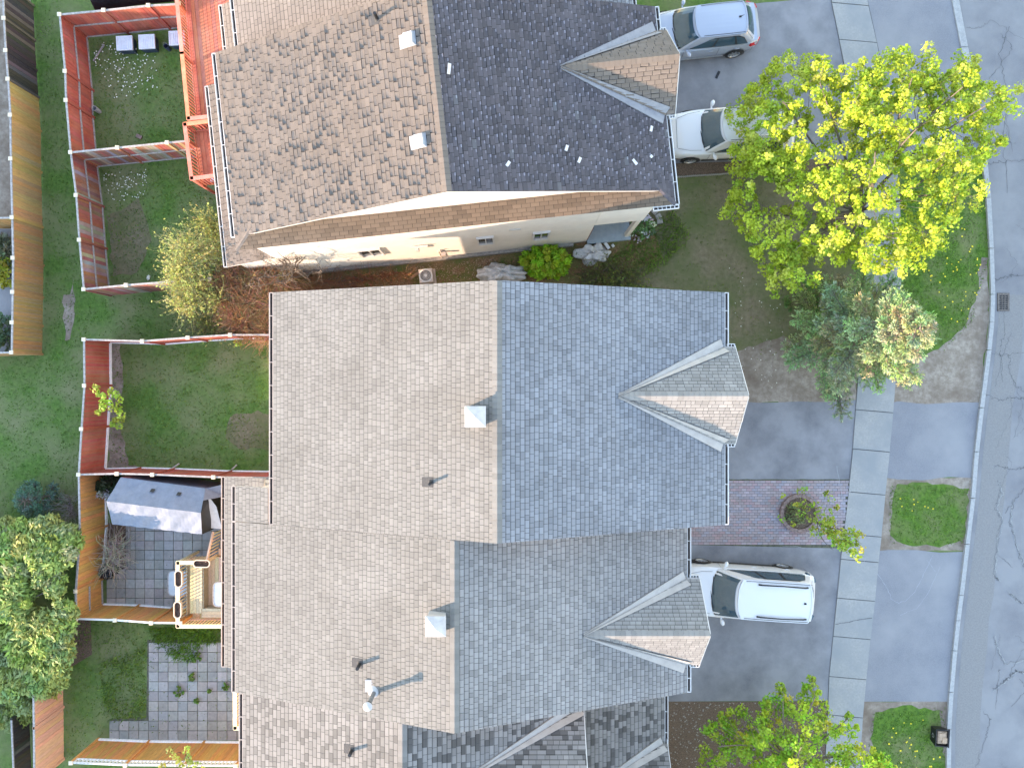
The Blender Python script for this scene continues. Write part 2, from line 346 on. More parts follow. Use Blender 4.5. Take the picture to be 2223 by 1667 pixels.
# brick paved strip between two driveways
m = MB(); m.sheet(P([(1400, 1040)]+ms(1040, 1190)+[(1400, 1181)])[::-1], .005, mi=1)
bw, bh = .21, .105
poly = P([(1400, 1041)]+ms(1041, 1182)+[(1400, 1181)])
y = S(0, 1182).y; j = 0
while y < S(0, 1040).y:
    x = S(1400, 0).x-(j % 2)*bw/2
    while x < 13.4:
        if inpoly(x+bw/2, y+bh/2, poly):
            t = rnd(.9, 1.08); c = random.choice([(.34, .27, .26), (.38, .26, .25), (.32, .28, .29), (.38, .3, .29)])
            m.obox((x+bw/2, y+bh/2, .012), V3(bw/2-.006, 0, 0), V3(0, bh/2-.006, 0), V3(0, 0, .008+rnd(0, .003)), tuple(q*t for q in c))
        x += bw
    y += bh; j += 1
m.build('brick_paving', ['brick_pave', 'joint'], kind='structure')
# patios of square slabs
def patio(name, polys, size, base, jz=.01):
    m = MB()
    for poly in polys: m.sheet(P(poly)[::-1], .005, mi=1)
    WP = [P(p) for p in polys]
    xs = [q.x for p in WP for q in p]; ysx = [q.y for p in WP for q in p]
    x = min(xs)
    while x < max(xs):
        y = min(ysx)
        while y < max(ysx):
            if any(inpoly(x+size/2, y+size/2, p) for p in WP):
                t = rnd(.8, 1.12); c = [base[0]*t*rnd(.95, 1.08), base[1]*t, base[2]*t*rnd(.95, 1.05)]; r_ = rnd(-.012, .012)
                m.obox((x+size/2, y+size/2, .015), V3(size/2-.011, r_*.3, 0), V3(-r_*.3, size/2-.011, rnd(-.002, .002)), V3(0, 0, .01+rnd(0, .006)), tuple(c))
            y += size
        x += size
    m.build(name, ['patio', 'joint'], kind='structure')
patio('patio_paving', [[(280, 1120), (500, 1120), (500, 1318), (232, 1318), (232, 1250), (282, 1228)]], .375, (.34, .33, .305))
patio('patio_paving', [[(320, 1388), (560, 1388), (560, 1606), (238, 1606), (238, 1560), (318, 1556)]], .385, (.3, .295, .27))
dsheet('mulch_bed', [(205, 1130), (282, 1140), (282, 1228), (232, 1250), (205, 1250)], 'mulch', .006)
m = MB(); m.beam(S(281, 1140, .05), S(281, 1229, .05), .06, .1); m.beam(S(281, 1229, .05), S(236, 1255, .05), .06, .1)
m.build('edging_board', 'rail_grey', label='low timber edging board around the twiggy mulch bed', cat='edging', origin=S(281, 1180))
# neighbours' ground on the far left
dsheet('mulch_bed', [(-120, -10), (66, -10), (86, 300), (86, 480), (-120, 480)], 'dirt', .004)
dsheet('patio_paving', [(-120, 485), (84, 485), (84, 764), (-120, 764)], 'asphalt_apron', .005)
dsheet('mulch_bed', [(150, 1340), (196, 1330), (200, 1420), (150, 1450)], 'mulch', .004)
dsheet('bare_dirt', [(138, 640), (152, 640), (160, 600), (164, 650), (160, 700), (152, 738), (141, 740), (136, 690)], 'dirt', .005)
dsheet('bare_dirt', [(500, 905), (560, 890), (590, 900), (590, 975), (520, 975), (490, 950)], 'lawn_dry', .005)
dsheet('bare_dirt', [(235, 745), (262, 745), (268, 840), (262, 930), (280, 1010), (330, 1020), (236, 1024)], 'dirt', .005)
dsheet('bare_dirt', [(230, 470), (300, 430), (330, 520), (300, 590), (245, 600)], 'lawn_dry', .005)
dsheet('planting_bed', [(440, 540), (660, 596), (1090, 545), (1320, 512), (1420, 500), (1440, 560), (1250, 650), (560, 700)], 'bed', .005)
# ---- grass blades, stuff nobody could count
def grass(label, poly, dens, c1, c2, h=(.03, .075), holes=(), name='grass'):
    Q = P(poly); x0, x1 = min(q.x for q in Q), max(q.x for q in Q); y0, y1 = min(q.y for q in Q), max(q.y for q in Q)
    n = int((x1-x0)*(y1-y0)*dens); x = rng.uniform(x0, x1, n); y = rng.uniform(y0, y1, n)
    k = np_inpoly(x, y, Q)
    C_ = None
    for hpoly in holes: k &= ~np_inpoly(x, y, P(hpoly))
    # patchy density
    pch = np.sin(x*1.7+y*.9)*np.cos(y*2.1-x*.6)+np.sin(x*4.1+1)*np.sin(y*3.7)
    k &= (rng.uniform(-1.6, 1.6, n) < pch+.9)
    x = x[k]; y = y[k]; pch = pch[k]; n = len(x); a = rng.uniform(0, 2*np.pi, n); w_ = rng.uniform(.012, .028, n); hh = rng.uniform(h[0], h[1], n)
    ln = rng.uniform(.2, 1.3, n)*hh; b = rng.uniform(0, 2*np.pi, n)
    V = np.zeros((n, 3, 3)); V[:, 0] = np.stack([x-np.cos(a)*w_, y-np.sin(a)*w_, np.full(n, .006)], 1); V[:, 1] = np.stack([x+np.cos(a)*w_, y+np.sin(a)*w_, np.full(n, .006)], 1)
    V[:, 2] = np.stack([x+np.cos(b)*ln, y+np.sin(b)*ln, hh], 1)
    t = rng.uniform(0, 1, (n, 1)); C = np.array(c1)*(1-t)+np.array(c2)*t; C = C*.5+.5*np.array([[.085, .16, .04]])*1.0; C *= rng.uniform(.8, 1.3, (n, 1))*np.array([1.3, 1.2, .6])*(1+.15*pch[:, None])
    quads(name, V, C, 'grass_blade', label=label, cat='grass', kind='stuff')
G1, G2, GY = (.03, .09, .018), (.07, .2, .035), (.16, .19, .05)
grass('green grass of the rear lane beside the fences', [(60, -10), (135, -10), (160, 330), (182, 628), (490, 640), (590, 700), (590, 730), (182, 735), (172, 1030), (172, 1160), (160, 1340), (330, 1350), (330, 1400), (-20, 1400), (-20, 770), (96, 770), (92, 400), (70, 100)], 130, G1, (.05, .19, .035))
grass('grass of the upper red fenced yard', [(196, 70), (400, 60), (420, 320), (212, 335)], 170, (.05, .09, .02), (.1, .21, .04))
grass('grass of the lower red fenced yard', [(215, 360), (480, 340), (480, 600), (235, 612)], 170, (.04, .08, .02), (.09, .22, .04))
grass('grass of the middle house back yard', [(240, 742), (590, 742), (590, 1022), (240, 1022)], 170, (.05, .09, .02), (.11, .19, .04))
grass('rough grass beside the slab patio', [(150, 1340), (500, 1350), (500, 1400), (318, 1400), (318, 1556), (235, 1560), (200, 1667), (135, 1667), (135, 1500)], 150, (.05, .09, .025), (.1, .2, .04))
grass('tall lush grass growing over the slab patio corner', [(322, 1362), (480, 1360), (480, 1395), (440, 1400), (420, 1436), (380, 1430), (340, 1400)], 900, (.04, .13, .02), (.09, .25, .04), (.1, .22))
grass('small weeds growing in the joints of the lower slab patio', [(322, 1400), (520, 1400), (520, 1600), (240, 1600), (240, 1565), (322, 1560)], 30, (.08, .14, .03), (.14, .24, .05), (.05, .1))
grass('small moss tufts on the fenced slab patio', [(235, 1200), (490, 1160), (380, 1310), (235, 1310)], 18, (.07, .1, .03), (.12, .18, .05), (.03, .07))
grass('low green weeds on the bed along the side wall', [(880, 600), (1085, 556), (1240, 560), (1240, 600), (900, 620)], 60, (.07, .14, .02), (.14, .26, .04), (.04, .12))
grass('leafy weeds left of the slab patio', [(215, 1440), (316, 1400), (318, 1556), (230, 1570)], 350, (.07, .14, .05), (.14, .26, .09), (.08, .2))
grass('thin dry grass of the front lawn', [(1440, 385), (1870, 355), (1860, 800), (1640, 780), (1570, 640), (1420, 640), (1260, 600), (1390, 500)], 45, (.07, .075, .03), (.1, .15, .035))
grass('green boulevard grass beside the kerb', [(1957, 352), (2130, 352), (2146, 560), (2110, 700), (2050, 760), (1955, 750)], 260, (.04, .12, .02), (.08, .27, .035))
grass('small square of boulevard grass between two aprons', [(1930, 1050), (2104, 1060), (2088, 1185), (1930, 1180)], 240, (.05, .12, .02), (.09, .25, .04))
grass('boulevard grass around the recycling bin', [(1895, 1545), (2052, 1535), (2048, 1700), (1870, 1700)], 240, (.05, .12, .02), (.09, .25, .04))
grass('low leafy plants at the front corner of the old roofed house', [(1290, 590), (1400, 500), (1460, 450), (1500, 520), (1430, 590), (1260, 620)], 420, (.06, .1, .04), (.14, .24, .08), (.08, .25), name='ground_cover')
def specks(label, poly, n, mat, s=(.02, .04), name='flowers', z=.1):
    Q = P(poly); x0, x1 = min(q.x for q in Q), max(q.x for q in Q); y0, y1 = min(q.y for q in Q), max(q.y for q in Q)
    x = rng.uniform(x0, x1, n*3); y = rng.uniform(y0, y1, n*3); k = np_inpoly(x, y, Q); x = x[k][:n]; y = y[k][:n]; n = len(x)
    m = MB()
    for a, b in zip(x, y):
        r_ = rnd(*s); zz = z*rnd(.6, 1.2); t0 = rnd(0, 3)
        for q in range(3):
            t = t0+q*1.05; d = V3(math.cos(t), math.sin(t), rnd(-.2, .3))*r_; e = V3(-math.sin(t), math.cos(t), 0)*r_*.5; c = V3(a, b, zz)
            m.face([c-d-e, c+d-e, c+d+e, c-d+e])
    m.build(name, mat, label=label, cat='flowers', kind='stuff')
specks('white petals scattered in the upper fenced yard', [(205, 90), (340, 110), (345, 200), (250, 215), (210, 150)], 150, 'petal', (.012, .025))
specks('white petals scattered in the lower fenced yard', [(225, 380), (320, 370), (320, 430), (240, 440)], 90, 'petal', (.012, .022))
specks('yellow dandelions in the boulevard grass', [(1980, 500), (2130, 480), (2135, 640), (2080, 720), (1990, 600)], 60, 'dandelion', (.018, .03))
specks('yellow dandelions near the recycling bin', [(1930, 1560), (2030, 1560), (2045, 1667), (1920, 1667)], 26, 'dandelion', (.02, .035))
specks('yellow dandelions in the small square of grass', [(1950, 1080), (2040, 1075), (2040, 1130), (1950, 1110)], 9, 'dandelion', (.018, .03))
specks('dry leaves and chips on the mulch', [(1455, 1524), (1795, 1524), (1790, 1700), (1455, 1700)], 900, 'stone', (.01, .028), 'leaf_litter', .03)
specks('reddish leaf litter in the narrow side yard', [(640, 612), (1085, 556), (1085, 600), (640, 640)], 900, 'paper', (.008, .02), 'leaf_litter', .04)
specks('pale litter in the front lawn dirt', [(1580, 560), (1700, 600), (1700, 850), (1590, 850)], 60, 'petal', (.008, .018), 'leaf_litter', .02)
# ================================================================ HOUSES
class Frame:
    def __init__(s, ox, oy, rot):
        s.o = V3(ox, oy, 0); s.u = V3(math.cos(rot), math.sin(rot), 0); s.n = V3(-math.sin(rot), math.cos(rot), 0)
    def __call__(s, u, v, z): return s.o+s.u*u+s.n*v+V3(0, 0, z)
    def inv(s, p): d = Vector(p)-s.o; return (d.dot(s.u), d.dot(s.n), p[2])
def clip2(poly, cl):                       # convex clip, both ccw
    out = poly
    for i in range(len(cl)):
        a, b = cl[i], cl[(i+1) % len(cl)]; ex, ey = b[0]-a[0], b[1]-a[1]
        inp = out; out = []
        if not inp: return []
        side = [ex*(p[1]-a[1])-ey*(p[0]-a[0]) for p in inp]
        for k in range(len(inp)):
            p, q = inp[k], inp[(k+1) % len(inp)]; sp, sq = side[k], side[(k+1) % len(inp)]
            if sp >= -1e-9: out.append(p)
            if (sp > 1e-9 and sq < -1e-9) or (sp < -1e-9 and sq > 1e-9):
                t = sp/(sp-sq); out.append((p[0]+(q[0]-p[0])*t, p[1]+(q[1]-p[1])*t))
    return out if len(out) > 2 else []
def shingle(mb, poly, ea, style, course=.145, wr=(.13, .3), thick=.011, pal=None, mi=0, deck=1, shape=None, dens=1):
    lip_light = 2.6 if pal is pal_old_shade else .15
    poly = [Vector(p) for p in poly]; a = Vector(ea).normalized()
    n = (poly[1]-poly[0]).cross(poly[2]-poly[0]).normalized()
    if n.z < 0: n = -n; poly = poly[::-1]
    b = n.cross(a)
    if b.z < 0: a = -a; b = n.cross(a)
    O = poly[0]; P2 = [((p-O).dot(a), (p-O).dot(b)) for p in poly]
    A2 = sum(P2[i][0]*P2[(i+1) % len(P2)][1]-P2[(i+1) % len(P2)][0]*P2[i][1] for i in range(len(P2)))
    if A2 < 0: P2 = P2[::-1]
    up = lambda x, y, h: O+a*x+b*y+n*h
    # roof deck slab under the shingles
    mb.face([up(x, y, -.004) for x, y in P2], mi=deck)
    mb.face([up(x, y, -.09) for x, y in P2][::-1], mi=deck)
    for i in range(len(P2)):
        p, q = P2[i], P2[(i+1) % len(P2)]; mb.face([up(*p, -.004), up(*p, -.09), up(*q, -.09), up(*q, -.004)], (2.2, 2.1, 2.1), mi=2)
    b0, b1 = min(p[1] for p in P2), max(p[1] for p in P2); a0, a1 = min(p[0] for p in P2), max(p[0] for p in P2)
    j = 0; y = b0
    while y < b1:
        x = a0-rnd(0, wr[1]) if style != 'tab' else a0-(.5*wr[0] if j % 2 else 0)-.01
        rowt = rnd(.97, 1.03)
        while x < a1:
            w_ = rnd(*wr) if style != 'tab' and style != 'old' else wr[0]
            col = pal(); col = tuple(c*rowt for c in col)
            g = .012 if style == 'new' else .012
            x0, x1 = x+g*.5, x+w_-g*.5
            if style == 'old':
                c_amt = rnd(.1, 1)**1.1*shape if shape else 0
                # a curled three-tab shingle: lower edge and corners lift, the edge draws back unevenly
                nx = 3; ny = 3; lc, rc = rnd(0, .35)*c_amt, rnd(.5, 1.1)*c_amt; cc = rnd(0, .25)*c_amt
                d0, d1 = rnd(0, .05)*c_amt+.006, rnd(.01, .05)*c_amt+.006
                if x0 > a0-.0 and x1 < a1 and clip2([(x0, y), (x1, y), (x1, y+course), (x0, y+course)], P2) and inside4(x0, x1, y, y+course, P2):
                    G = []
                    for jj in range(ny+1):
                        t = jj/ny; row = []
                        for ii in range(nx+1):
                            s_ = ii/nx; e = (lc*(1-s_)**2+rc*s_**2+cc*4*s_*(1-s_))
                            h = .004+thick*(1-t)+.065*e*(1-t)**2
                            yy = y+course*t+(1-t)*(d0*(1-s_)+d1*s_+.012*e)
                            xx = x0+(x1-x0)*s_+(1-t)*((.5-s_)*.035*e)
                            row.append(up(xx, yy, h))
                        G.append(row)
                    for jj in range(ny):
                        for ii in range(nx):
                            mb.face([G[jj][ii], G[jj][ii+1], G[jj+1][ii+1], G[jj+1][ii]], col if (jj or (ii < 2 and lip_light > 1)) else tuple(q_*(1+.9*c_amt*lip_light) for q_ in col), mi)  # lips lightened in colour, painting the sky light that curled edges catch
                    x += w_; continue
            for part, (t0, t1, k) in enumerate(((0, .74, 1), (.74, 1.0, (.72 if pal is pal_new else .56) if style == 'new' else .8))):  # upper band of each tab darkened to paint the shade line between courses
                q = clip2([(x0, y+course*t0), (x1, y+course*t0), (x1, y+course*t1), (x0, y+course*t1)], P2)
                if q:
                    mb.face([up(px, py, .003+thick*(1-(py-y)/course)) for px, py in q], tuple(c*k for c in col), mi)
                    if part == 0:
                        lo = [p for p in q if abs(p[1]-y) < 1e-6]
                        if len(lo) >= 2:
                            l0, l1 = min(p[0] for p in lo), max(p[0] for p in lo)
                            mb.face([up(l0, y, -.003), up(l1, y, -.003), up(l1, y, .003+thick), up(l0, y, .003+thick)], tuple(c*.5 for c in col), mi)  # butt edge darkened in colour as painted contact shade
            x += w_
        y += course; j += 1
def inside4(x0, x1, y0, y1, P2):
    for px, py in ((x0, y0), (x1, y0), (x1, y1), (x0, y1)):
        for i in range(len(P2)):
            a, b = P2[i], P2[(i+1) % len(P2)]
            if (b[0]-a[0])*(py-a[1])-(b[1]-a[1])*(px-a[0]) < -1e-6: return False
    return True
def pal_new():
    t = random.choice([.88, .94, .97, 1, 1, 1.03, 1.07])*rnd(.97, 1.03)
    return (.2*t, .195*t, .181*t)
def pal_new_shade():  # copy of the new shingles for shaded slopes, blue skylight put into the colour
    t = random.choice([.84, .92, 1, 1.03, 1.06, 1.1])*rnd(.96, 1.04)
    return (.23*t, .242*t, .262*t)
def pal_new_mild():
    t = random.choice([.84, .92, 1, 1.03, 1.06, 1.1])*rnd(.96, 1.04)
    return (.268*t, .258*t, .25*t)
def pal_gable():
    t = random.choice([.86, .93, 1, 1, 1.05, 1.1])*rnd(.97, 1.03)
    return (.27*t, .262*t, .25*t)
def pal_contrast():
    t = random.choice([.42, .5, .85, .95, 1, 1.05, 1.1, 1.15])*rnd(.95, 1.05)
    return (0.238*t, 0.224*t, 0.211*t)
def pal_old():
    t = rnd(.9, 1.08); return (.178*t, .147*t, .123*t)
def pal_old_shade():  # copy of the old shingles for the shaded slope, shade put into the colour
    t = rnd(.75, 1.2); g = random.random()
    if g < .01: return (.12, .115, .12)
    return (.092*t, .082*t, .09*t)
def pal_skirt():
    t = random.choice([.78, .9, .95, 1, 1, 1.06])*rnd(.96, 1.04); return (.16*t, .118*t, .084*t)
def pal_beige():
    t = random.choice([.9, .95, 1, 1, 1.04, 1.08])*rnd(.97, 1.03); return (.225*t, .192*t, .165*t)
def ridge_caps(mb, p, q, pal, w_=.16, ln=.16, mi=0, drop=.06):
    p = Vector(p); q = Vector(q); d = q-p; L = d.length; d.normalize(); s_ = d.cross(V3(0, 0, 1)).normalized(); n = max(1, int(L/ln))
    for k in range(n):
        a = p+d*(k*L/n); b = p+d*((k+1.0)*L/n-.004); c = pal(); lift = V3(0, 0, .022); l2 = V3(0, 0, .012)
        for sg in (-1, 1):
            mb.face([a+lift, b+l2, b+l2+s_*sg*w_-V3(0, 0, drop), a+lift+s_*sg*w_-V3(0, 0, drop)][::sg], c, mi)
def gutter(parent, p, q, out, mat='white_trim', inner='gutter_dark', hang=.75, w_=.12, label=None):
    m = MB(); p = Vector(p); q = Vector(q); out = Vector(out).normalized(); d = (q-p); L = d.length; d.normalize()
    z = V3(0, 0, 1); c = (p+q)/2
    m.obox(c+out*.012-z*.07, d*L/2, out*.012, z*.06, mi=0)
    m.obox(c+out*w_-z*.055, d*L/2, out*.011, z*.055, mi=0)
    m.obox(c+out*(w_/2)-z*.115, d*L/2, out*(w_/2-.012), z*.008, mi=1)
    for e in (p, q): m.obox(e+out*w_/2-z*.06, d*.01, out*(w_/2+.01), z*.06, mi=0)
    n = int(L/hang)
    for k in range(1, n+1):
        a = p+d*(k*L/(n+1)); m.obox(a+out*w_*.5+z*.004, d*.011, out*w_*.55, z*.005, mi=0)
    return m.build('gutter', [mat, inner], parent, label=label)
def window(parent, c, right, n, w_, h, frame='white_trim', name='window'):
    c = Vector(c); r_ = Vector(right).normalized(); n = Vector(n).normalized(); z = V3(0, 0, 1); m = MB(); t = .06
    for sx in (-1, 1): m.obox(c+r_*sx*(w_/2-t/2)+n*.03, r_*t/2, n*.04, z*h/2)
    for sz in (-1, 1): m.obox(c+z*sz*(h/2-t/2)+n*.032, r_*(w_/2-t), n*.04, z*t/2)
    m.obox(c+n*.025, r_*.015, n*.025, z*(h/2-t))
    f = m.build(name, frame, parent); m = MB(); m.obox(c+n*.006, r_*(w_/2-t), n*.004, z*(h/2-t)); g = m.build('pane', 'glass_dark', f); return f
def garage(parent, c, right, n, w_=2.5, h=2.1):
    c = Vector(c); r_ = Vector(right); n = Vector(n); z = V3(0, 0, 1); m = MB()
    for k in range(4):
        m.obox(c+z*(-h/2+h*(k+.5)/4)+n*.02, r_*w_/2, n*.025, z*(h/8-.01))
        for j in range(4): m.obox(c+z*(-h/2+h*(k+.5)/4)+r_*(-w_/2+w_*(j+.5)/4)+n*.048, r_*w_/8*.7, n*.008, z*h/8*.6)
    m.build('garage_door', 'white_trim', parent)
def walls(parent, F, ua, ub, va, vb, ze, zr, um, mat='siding', lap=False, extra=None):
    m = MB(); prof = [(ua, 0), (ub, 0), (ub, ze), (um, zr), (ua, ze)]
    f = [F(u, va, z) for u, z in prof]; b = [F(u, vb, z) for u, z in prof]
    m.mesh(f+b, [(0, 1, 2, 3, 4), (9, 8, 7, 6, 5)]+[(i, 5+i, 5+(i+1) % 5, (i+1) % 5) for i in range(5)])
    if lap:                                        # lapped siding courses on the side that shows
        z = .25
        while z < ze-.05:
            m.obox(F((ua+ub)/2, va-.008, z+.05), F.u*(ub-ua)/2, F.n*.006+V3(0, 0, 0), V3(0, 0, .052)+F.n*.006); z += .115
    if extra: extra(m)
    return m.build('wall', mat, parent)
def front_gable(H, F, ue, ze, p, vg, hw, zg, uf, pal, style, course, wr, flash='flashing', rt=None, curl=None, pal2=None, deck='roof_deck', zbase=0, fw=.27):
    zc = ze+.02; q = (zg-zc)/hw
    uvalley = lambda d: ue-(zg-d*q-ze)/p
    ap = F(uvalley(0), vg, zg); re_ = F(uf, vg, zg)
    m = MB()
    for sg, pl in ((1, pal), (-1, pal2 or pal)):
        cv = F(uvalley(hw), vg+sg*hw, zc); ce = F(uf, vg+sg*hw, zc)
        up = V3(0, 0, .035)
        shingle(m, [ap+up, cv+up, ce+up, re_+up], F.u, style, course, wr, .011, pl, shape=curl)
    ridge_caps(m, ap+V3(0, 0, .05), re_+V3(0, 0, .05), pal, w_=.13, drop=.1)
    g = m.build('gable_roof', ['shingle_new' if style == 'new' else 'shingle_old', deck, 'siding_grey'], H, label=None)
    m = MB()                                      # valley flashing, a folded metal sheet
    for sg in (1, -1):
        cv = F(uvalley(hw), vg+sg*hw, zc)
        d = (cv-ap).normalized(); perp_main = (d.cross(V3(-p/math.sqrt(1+p*p)*-1*F.u.x, p/math.sqrt(1+p*p)*F.u.y*1, 1))).normalized()
        # edges of the fold lie in the main slope and in the gable slope
        nmain = (F.u*p+V3(0, 0, 1)).normalized(); ngab = (F.n*sg*q+V3(0, 0, 1)).normalized()
        e1 = nmain.cross(d).normalized(); e1 = e1 if e1.dot(F.n)*sg > 0 else -e1
        e2 = ngab.cross(d).normalized(); e2 = e2 if e2.dot(F.n)*sg < 0 else -e2
        a0, a1 = ap+V3(0, 0, .03), cv+V3(0, 0, .03); l = V3(0, 0, .03)
        m.face([a0, a1, a1+e1*fw+l, a0+e1*fw*.15+l][::sg]); 
        m.face([a0, a1, a1+e2*fw*1.0+ngab*.055, a0+e2*fw*.15+ngab*.055][::-sg])
        m.face([a0+e1*fw*.15+l, a1+e1*fw+l, a1+e1*fw-l, a0+e1*fw*.15-l][::sg])
    m.build('valley_flashing', flash, g)
    m = MB()                                      # gable front wall and rake boards
    i_ = .25
    f = [F(uf-i_, vg-hw+.15, zbase), F(uf-i_, vg+hw-.15, zbase), F(uf-i_, vg+hw-.15, zc), F(uf-i_, vg, zg-.12), F(uf-i_, vg-hw+.15, zc)]
    b = [x-F.u*(uf-i_-ue+.3) for x in f]
    m.mesh(f+b, [(0, 1, 2, 3, 4), (9, 8, 7, 6, 5)]+[(i, 5+i, 5+(i+1) % 5, (i+1) % 5) for i in range(5)])
    m.build('gable_wall', 'siding', H)
    m = MB()
    for sg in (1, -1): m.beam(F(uf+.012, vg, zg-.07), F(uf+.012, vg+sg*hw, zc-.07), .03, .14)
    m.build('rake_board', 'white_trim', g)
    for sg in (1, -1):
        gutter(g, F(ue+.1, vg+sg*hw, zc-.01), F(uf, vg+sg*hw, zc-.01), F.n*sg, w_=.1, hang=.12, mat='white_trim')
    return g
def gable_roof(H, F, u0, u1, v0, v1, ze, p, style, palL, palR, course=.145, wr=(.12, .23), curl=None, deck='roof_deck', extra=None, gL=True, gR=True, gspan=None, gmatL='gutter_metal', rake='siding_grey', gable=None):
    um = (u0+u1)/2; zr = ze+(um-u0)*p; m = MB()
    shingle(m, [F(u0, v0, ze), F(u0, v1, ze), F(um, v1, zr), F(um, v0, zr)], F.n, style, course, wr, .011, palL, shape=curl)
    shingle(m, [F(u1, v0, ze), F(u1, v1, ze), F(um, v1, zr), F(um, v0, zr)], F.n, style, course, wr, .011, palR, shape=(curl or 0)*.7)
    if extra: extra(m, um, zr)
    o = m.build('roof', ['shingle_new' if style == 'new' else 'shingle_old', deck, rake], H)
    m = MB(); ridge_caps(m, F(um, v0+.01, zr+.012), F(um, v1-.01, zr+.012), palL, w_=.14, drop=.045)
    m.build('ridge_cap', 'shingle_new' if style == 'new' else 'shingle_old', o)
    if gL: gutter(H, F(u0-.005, v0+.01, ze-.005), F(u0-.005, v1-.01, ze-.005), -F.u, mat=gmatL)
    if gR:
        a, b = gspan or (v0+.01, v1-.01)
        segs = [(a, gable[0]), (gable[1], b)] if gable else [(a, b)]
        for s0, s1 in segs: gutter(H, F(u1+.005, s0, ze-.005), F(u1+.005, s1, ze-.005), F.u)
    return um, zr, o
def chimney(parent, F, u, v, zs, label=None, sz=.29, h=.55):
    m = MB(); m.box(0, 0, 0, 0, 0, 0); m = MB()
    m.obox(F(u, v, zs+h/2-.2), F.u*sz*.86, F.n*sz*.86, V3(0, 0, h/2+.2))
    c = m.build('chimney', 'vent_white', parent, label=label); m = MB()
    k = [F(u+sx*sz, v+sy*sz, zs+h) for sx, sy in ((-1, -1), (1, -1), (1, 1), (-1, 1))]; top = F(u, v, zs+h+.2); lo = [x-V3(0, 0, .06) for x in k]
    m.mesh(k+[top]+lo, [(0, 1, 4), (1, 2, 4), (2, 3, 4), (3, 0, 4), (5, 6, 1, 0), (6, 7, 2, 1), (7, 8, 3, 2), (8, 5, 0, 3), (8, 7, 6, 5)])
    m.build('chimney_cap', 'vent_white', c); return c
def vent_pipe(parent, F, u, v, zs, h=.35, r_=.045):
    m = MB(); m.tube([F(u, v, zs-.1), F(u, v, zs+h)], r_, 12); m.tube([F(u, v, zs+h-.005), F(u, v, zs+h+.003)], r_*.7, 12)
    c = m.build('vent_pipe', 'black_plastic', parent, smooth=40); m = MB()
    m.obox(F(u-.1, v, zs-.02), (F.u+V3(0, 0, .37)).normalized()*.18, F.n*.14, V3(0, 0, .006)); m.tube([F(u, v, zs-.02), F(u, v, zs+.08)], [.1, .055], 12)
    m.build('pipe_collar', 'shingle_old' if 0 else 'roof_deck', c); return c
# ---- middle house, light grey roof
FA = Frame(0, 0, 0)
HA = thing('townhouse', (0, -.8, 0), 'townhouse in the middle of the picture with a plain light grey shingle roof', 'house')
pA = .37; umA, zrA, roofA = gable_roof(HA, FA, -7.57, 6.74, -4.46, 2.90, 5.4, pA, 'new', pal_new, pal_new_shade, gable=(-1.9, 1.18))
front_gable(HA, FA, 6.74, 5.4, pA, -.36, 1.526, 6.72, 7.06, pal_gable, 'new', .13, (.12, .28))
walls(HA, FA, -7.1, 6.3, -4.2, 2.6, 5.3, zrA-.18, umA)
zl = lambda H, u: 5.4+(u+7.57)*pA
chimney(HA, FA, -1.01, -.9, zl(0, -1.01), 'white square chimney with pyramid cap beside the ridge')
vent_pipe(HA, FA, -2.35, -2.85, zl(0, -2.35))
garage(HA, FA(6.84, -.36, 1.08), FA.n, FA.u); window(HA, FA(6.3, -3.2, 4), FA.n, FA.u, 1.2, 1.2); window(HA, FA(6.3, 1.9, 4), FA.n, FA.u, .9, 1.2)
for v in (-3, -.8, 1.4): window(HA, FA(-7.1, v, 4), FA.n, -FA.u, 1.1, 1.2); 
window(HA, FA(-7.1, -1.8, 1.2), FA.n, -FA.u, 1.6, 1.9, name='patio_door')
# ---- lower house D, shares the row
FD = Frame(0, 0, 0)
HD = thing('townhouse', (-1.6, -7.2, 0), 'townhouse with grey shingle roof and a tall metal flue pipe, minivan in front', 'house')
pD = .37
def exD(m, um, zr):
    z = lambda u: 4.87+(u+8.97)*pD
    shingle(m, [FD(-8.97, -4.44, z(-8.97)), FD(-8.97, -3.31, z(-8.97)), FD(-7.76, -3.31, z(-7.76)), FD(-7.76, -4.44, z(-7.76))], FD.n, 'new', .145, (.12, .23), .011, pal_new)
    shingle(m, [FD(-10.15, -10.0, 2.8), FD(-10.15, -3.28, 2.8), FD(-8.6, -3.28, 3.3), FD(-8.6, -10.0, 3.3)], FD.n, 'new', .145, (.12, .23), .011, pal_new)
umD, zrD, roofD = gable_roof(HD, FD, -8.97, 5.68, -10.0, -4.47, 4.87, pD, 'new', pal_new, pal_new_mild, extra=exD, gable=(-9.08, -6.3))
gutter(HD, FD(-8.975, -4.45, 4.865), FD(-8.975, -3.32, 4.865), -FD.u, mat='gutter_metal')
gutter(HD, FD(-10.155, -9.99, 2.795), FD(-10.155, -3.29, 2.795), -FD.u, mat='gutter_metal')
front_gable(HD, FD, 5.68, 4.87, pD, -7.69, 1.386, 6.16, 6.07, pal_gable, 'new', .13, (.12, .28))
walls(HD, FD, -8.5, 5.25, -9.8, -4.47, 4.85, zrD-.2, umD, extra=lambda m: (m.box(-9.7, -8.5, -9.8, -3.5, 0, 2.75), m.box(-8.5, -7.12, -4.47, -3.5, 0, 4.85)))
zD = lambda u: 4.87+(u+8.97)*pD
chimney(HD, FD, -2.15, -6.82, zD(-2.15), 'white square chimney with pyramid cap left of the lower ridge')
vent_pipe(HD, FD, -4.58, -8.42, zD(-4.58), .42, .055)
m = MB(); u, v = -4.12, -9.2; z = zD(u)                   # tall flue with rain cap
m.tube([(u, v, z-.1), (u, v, z+.86)], .07, 14)
fl = m.build('flue_pipe', 'pipe_grey', HD, smooth=40, label='tall grey metal flue pipe')
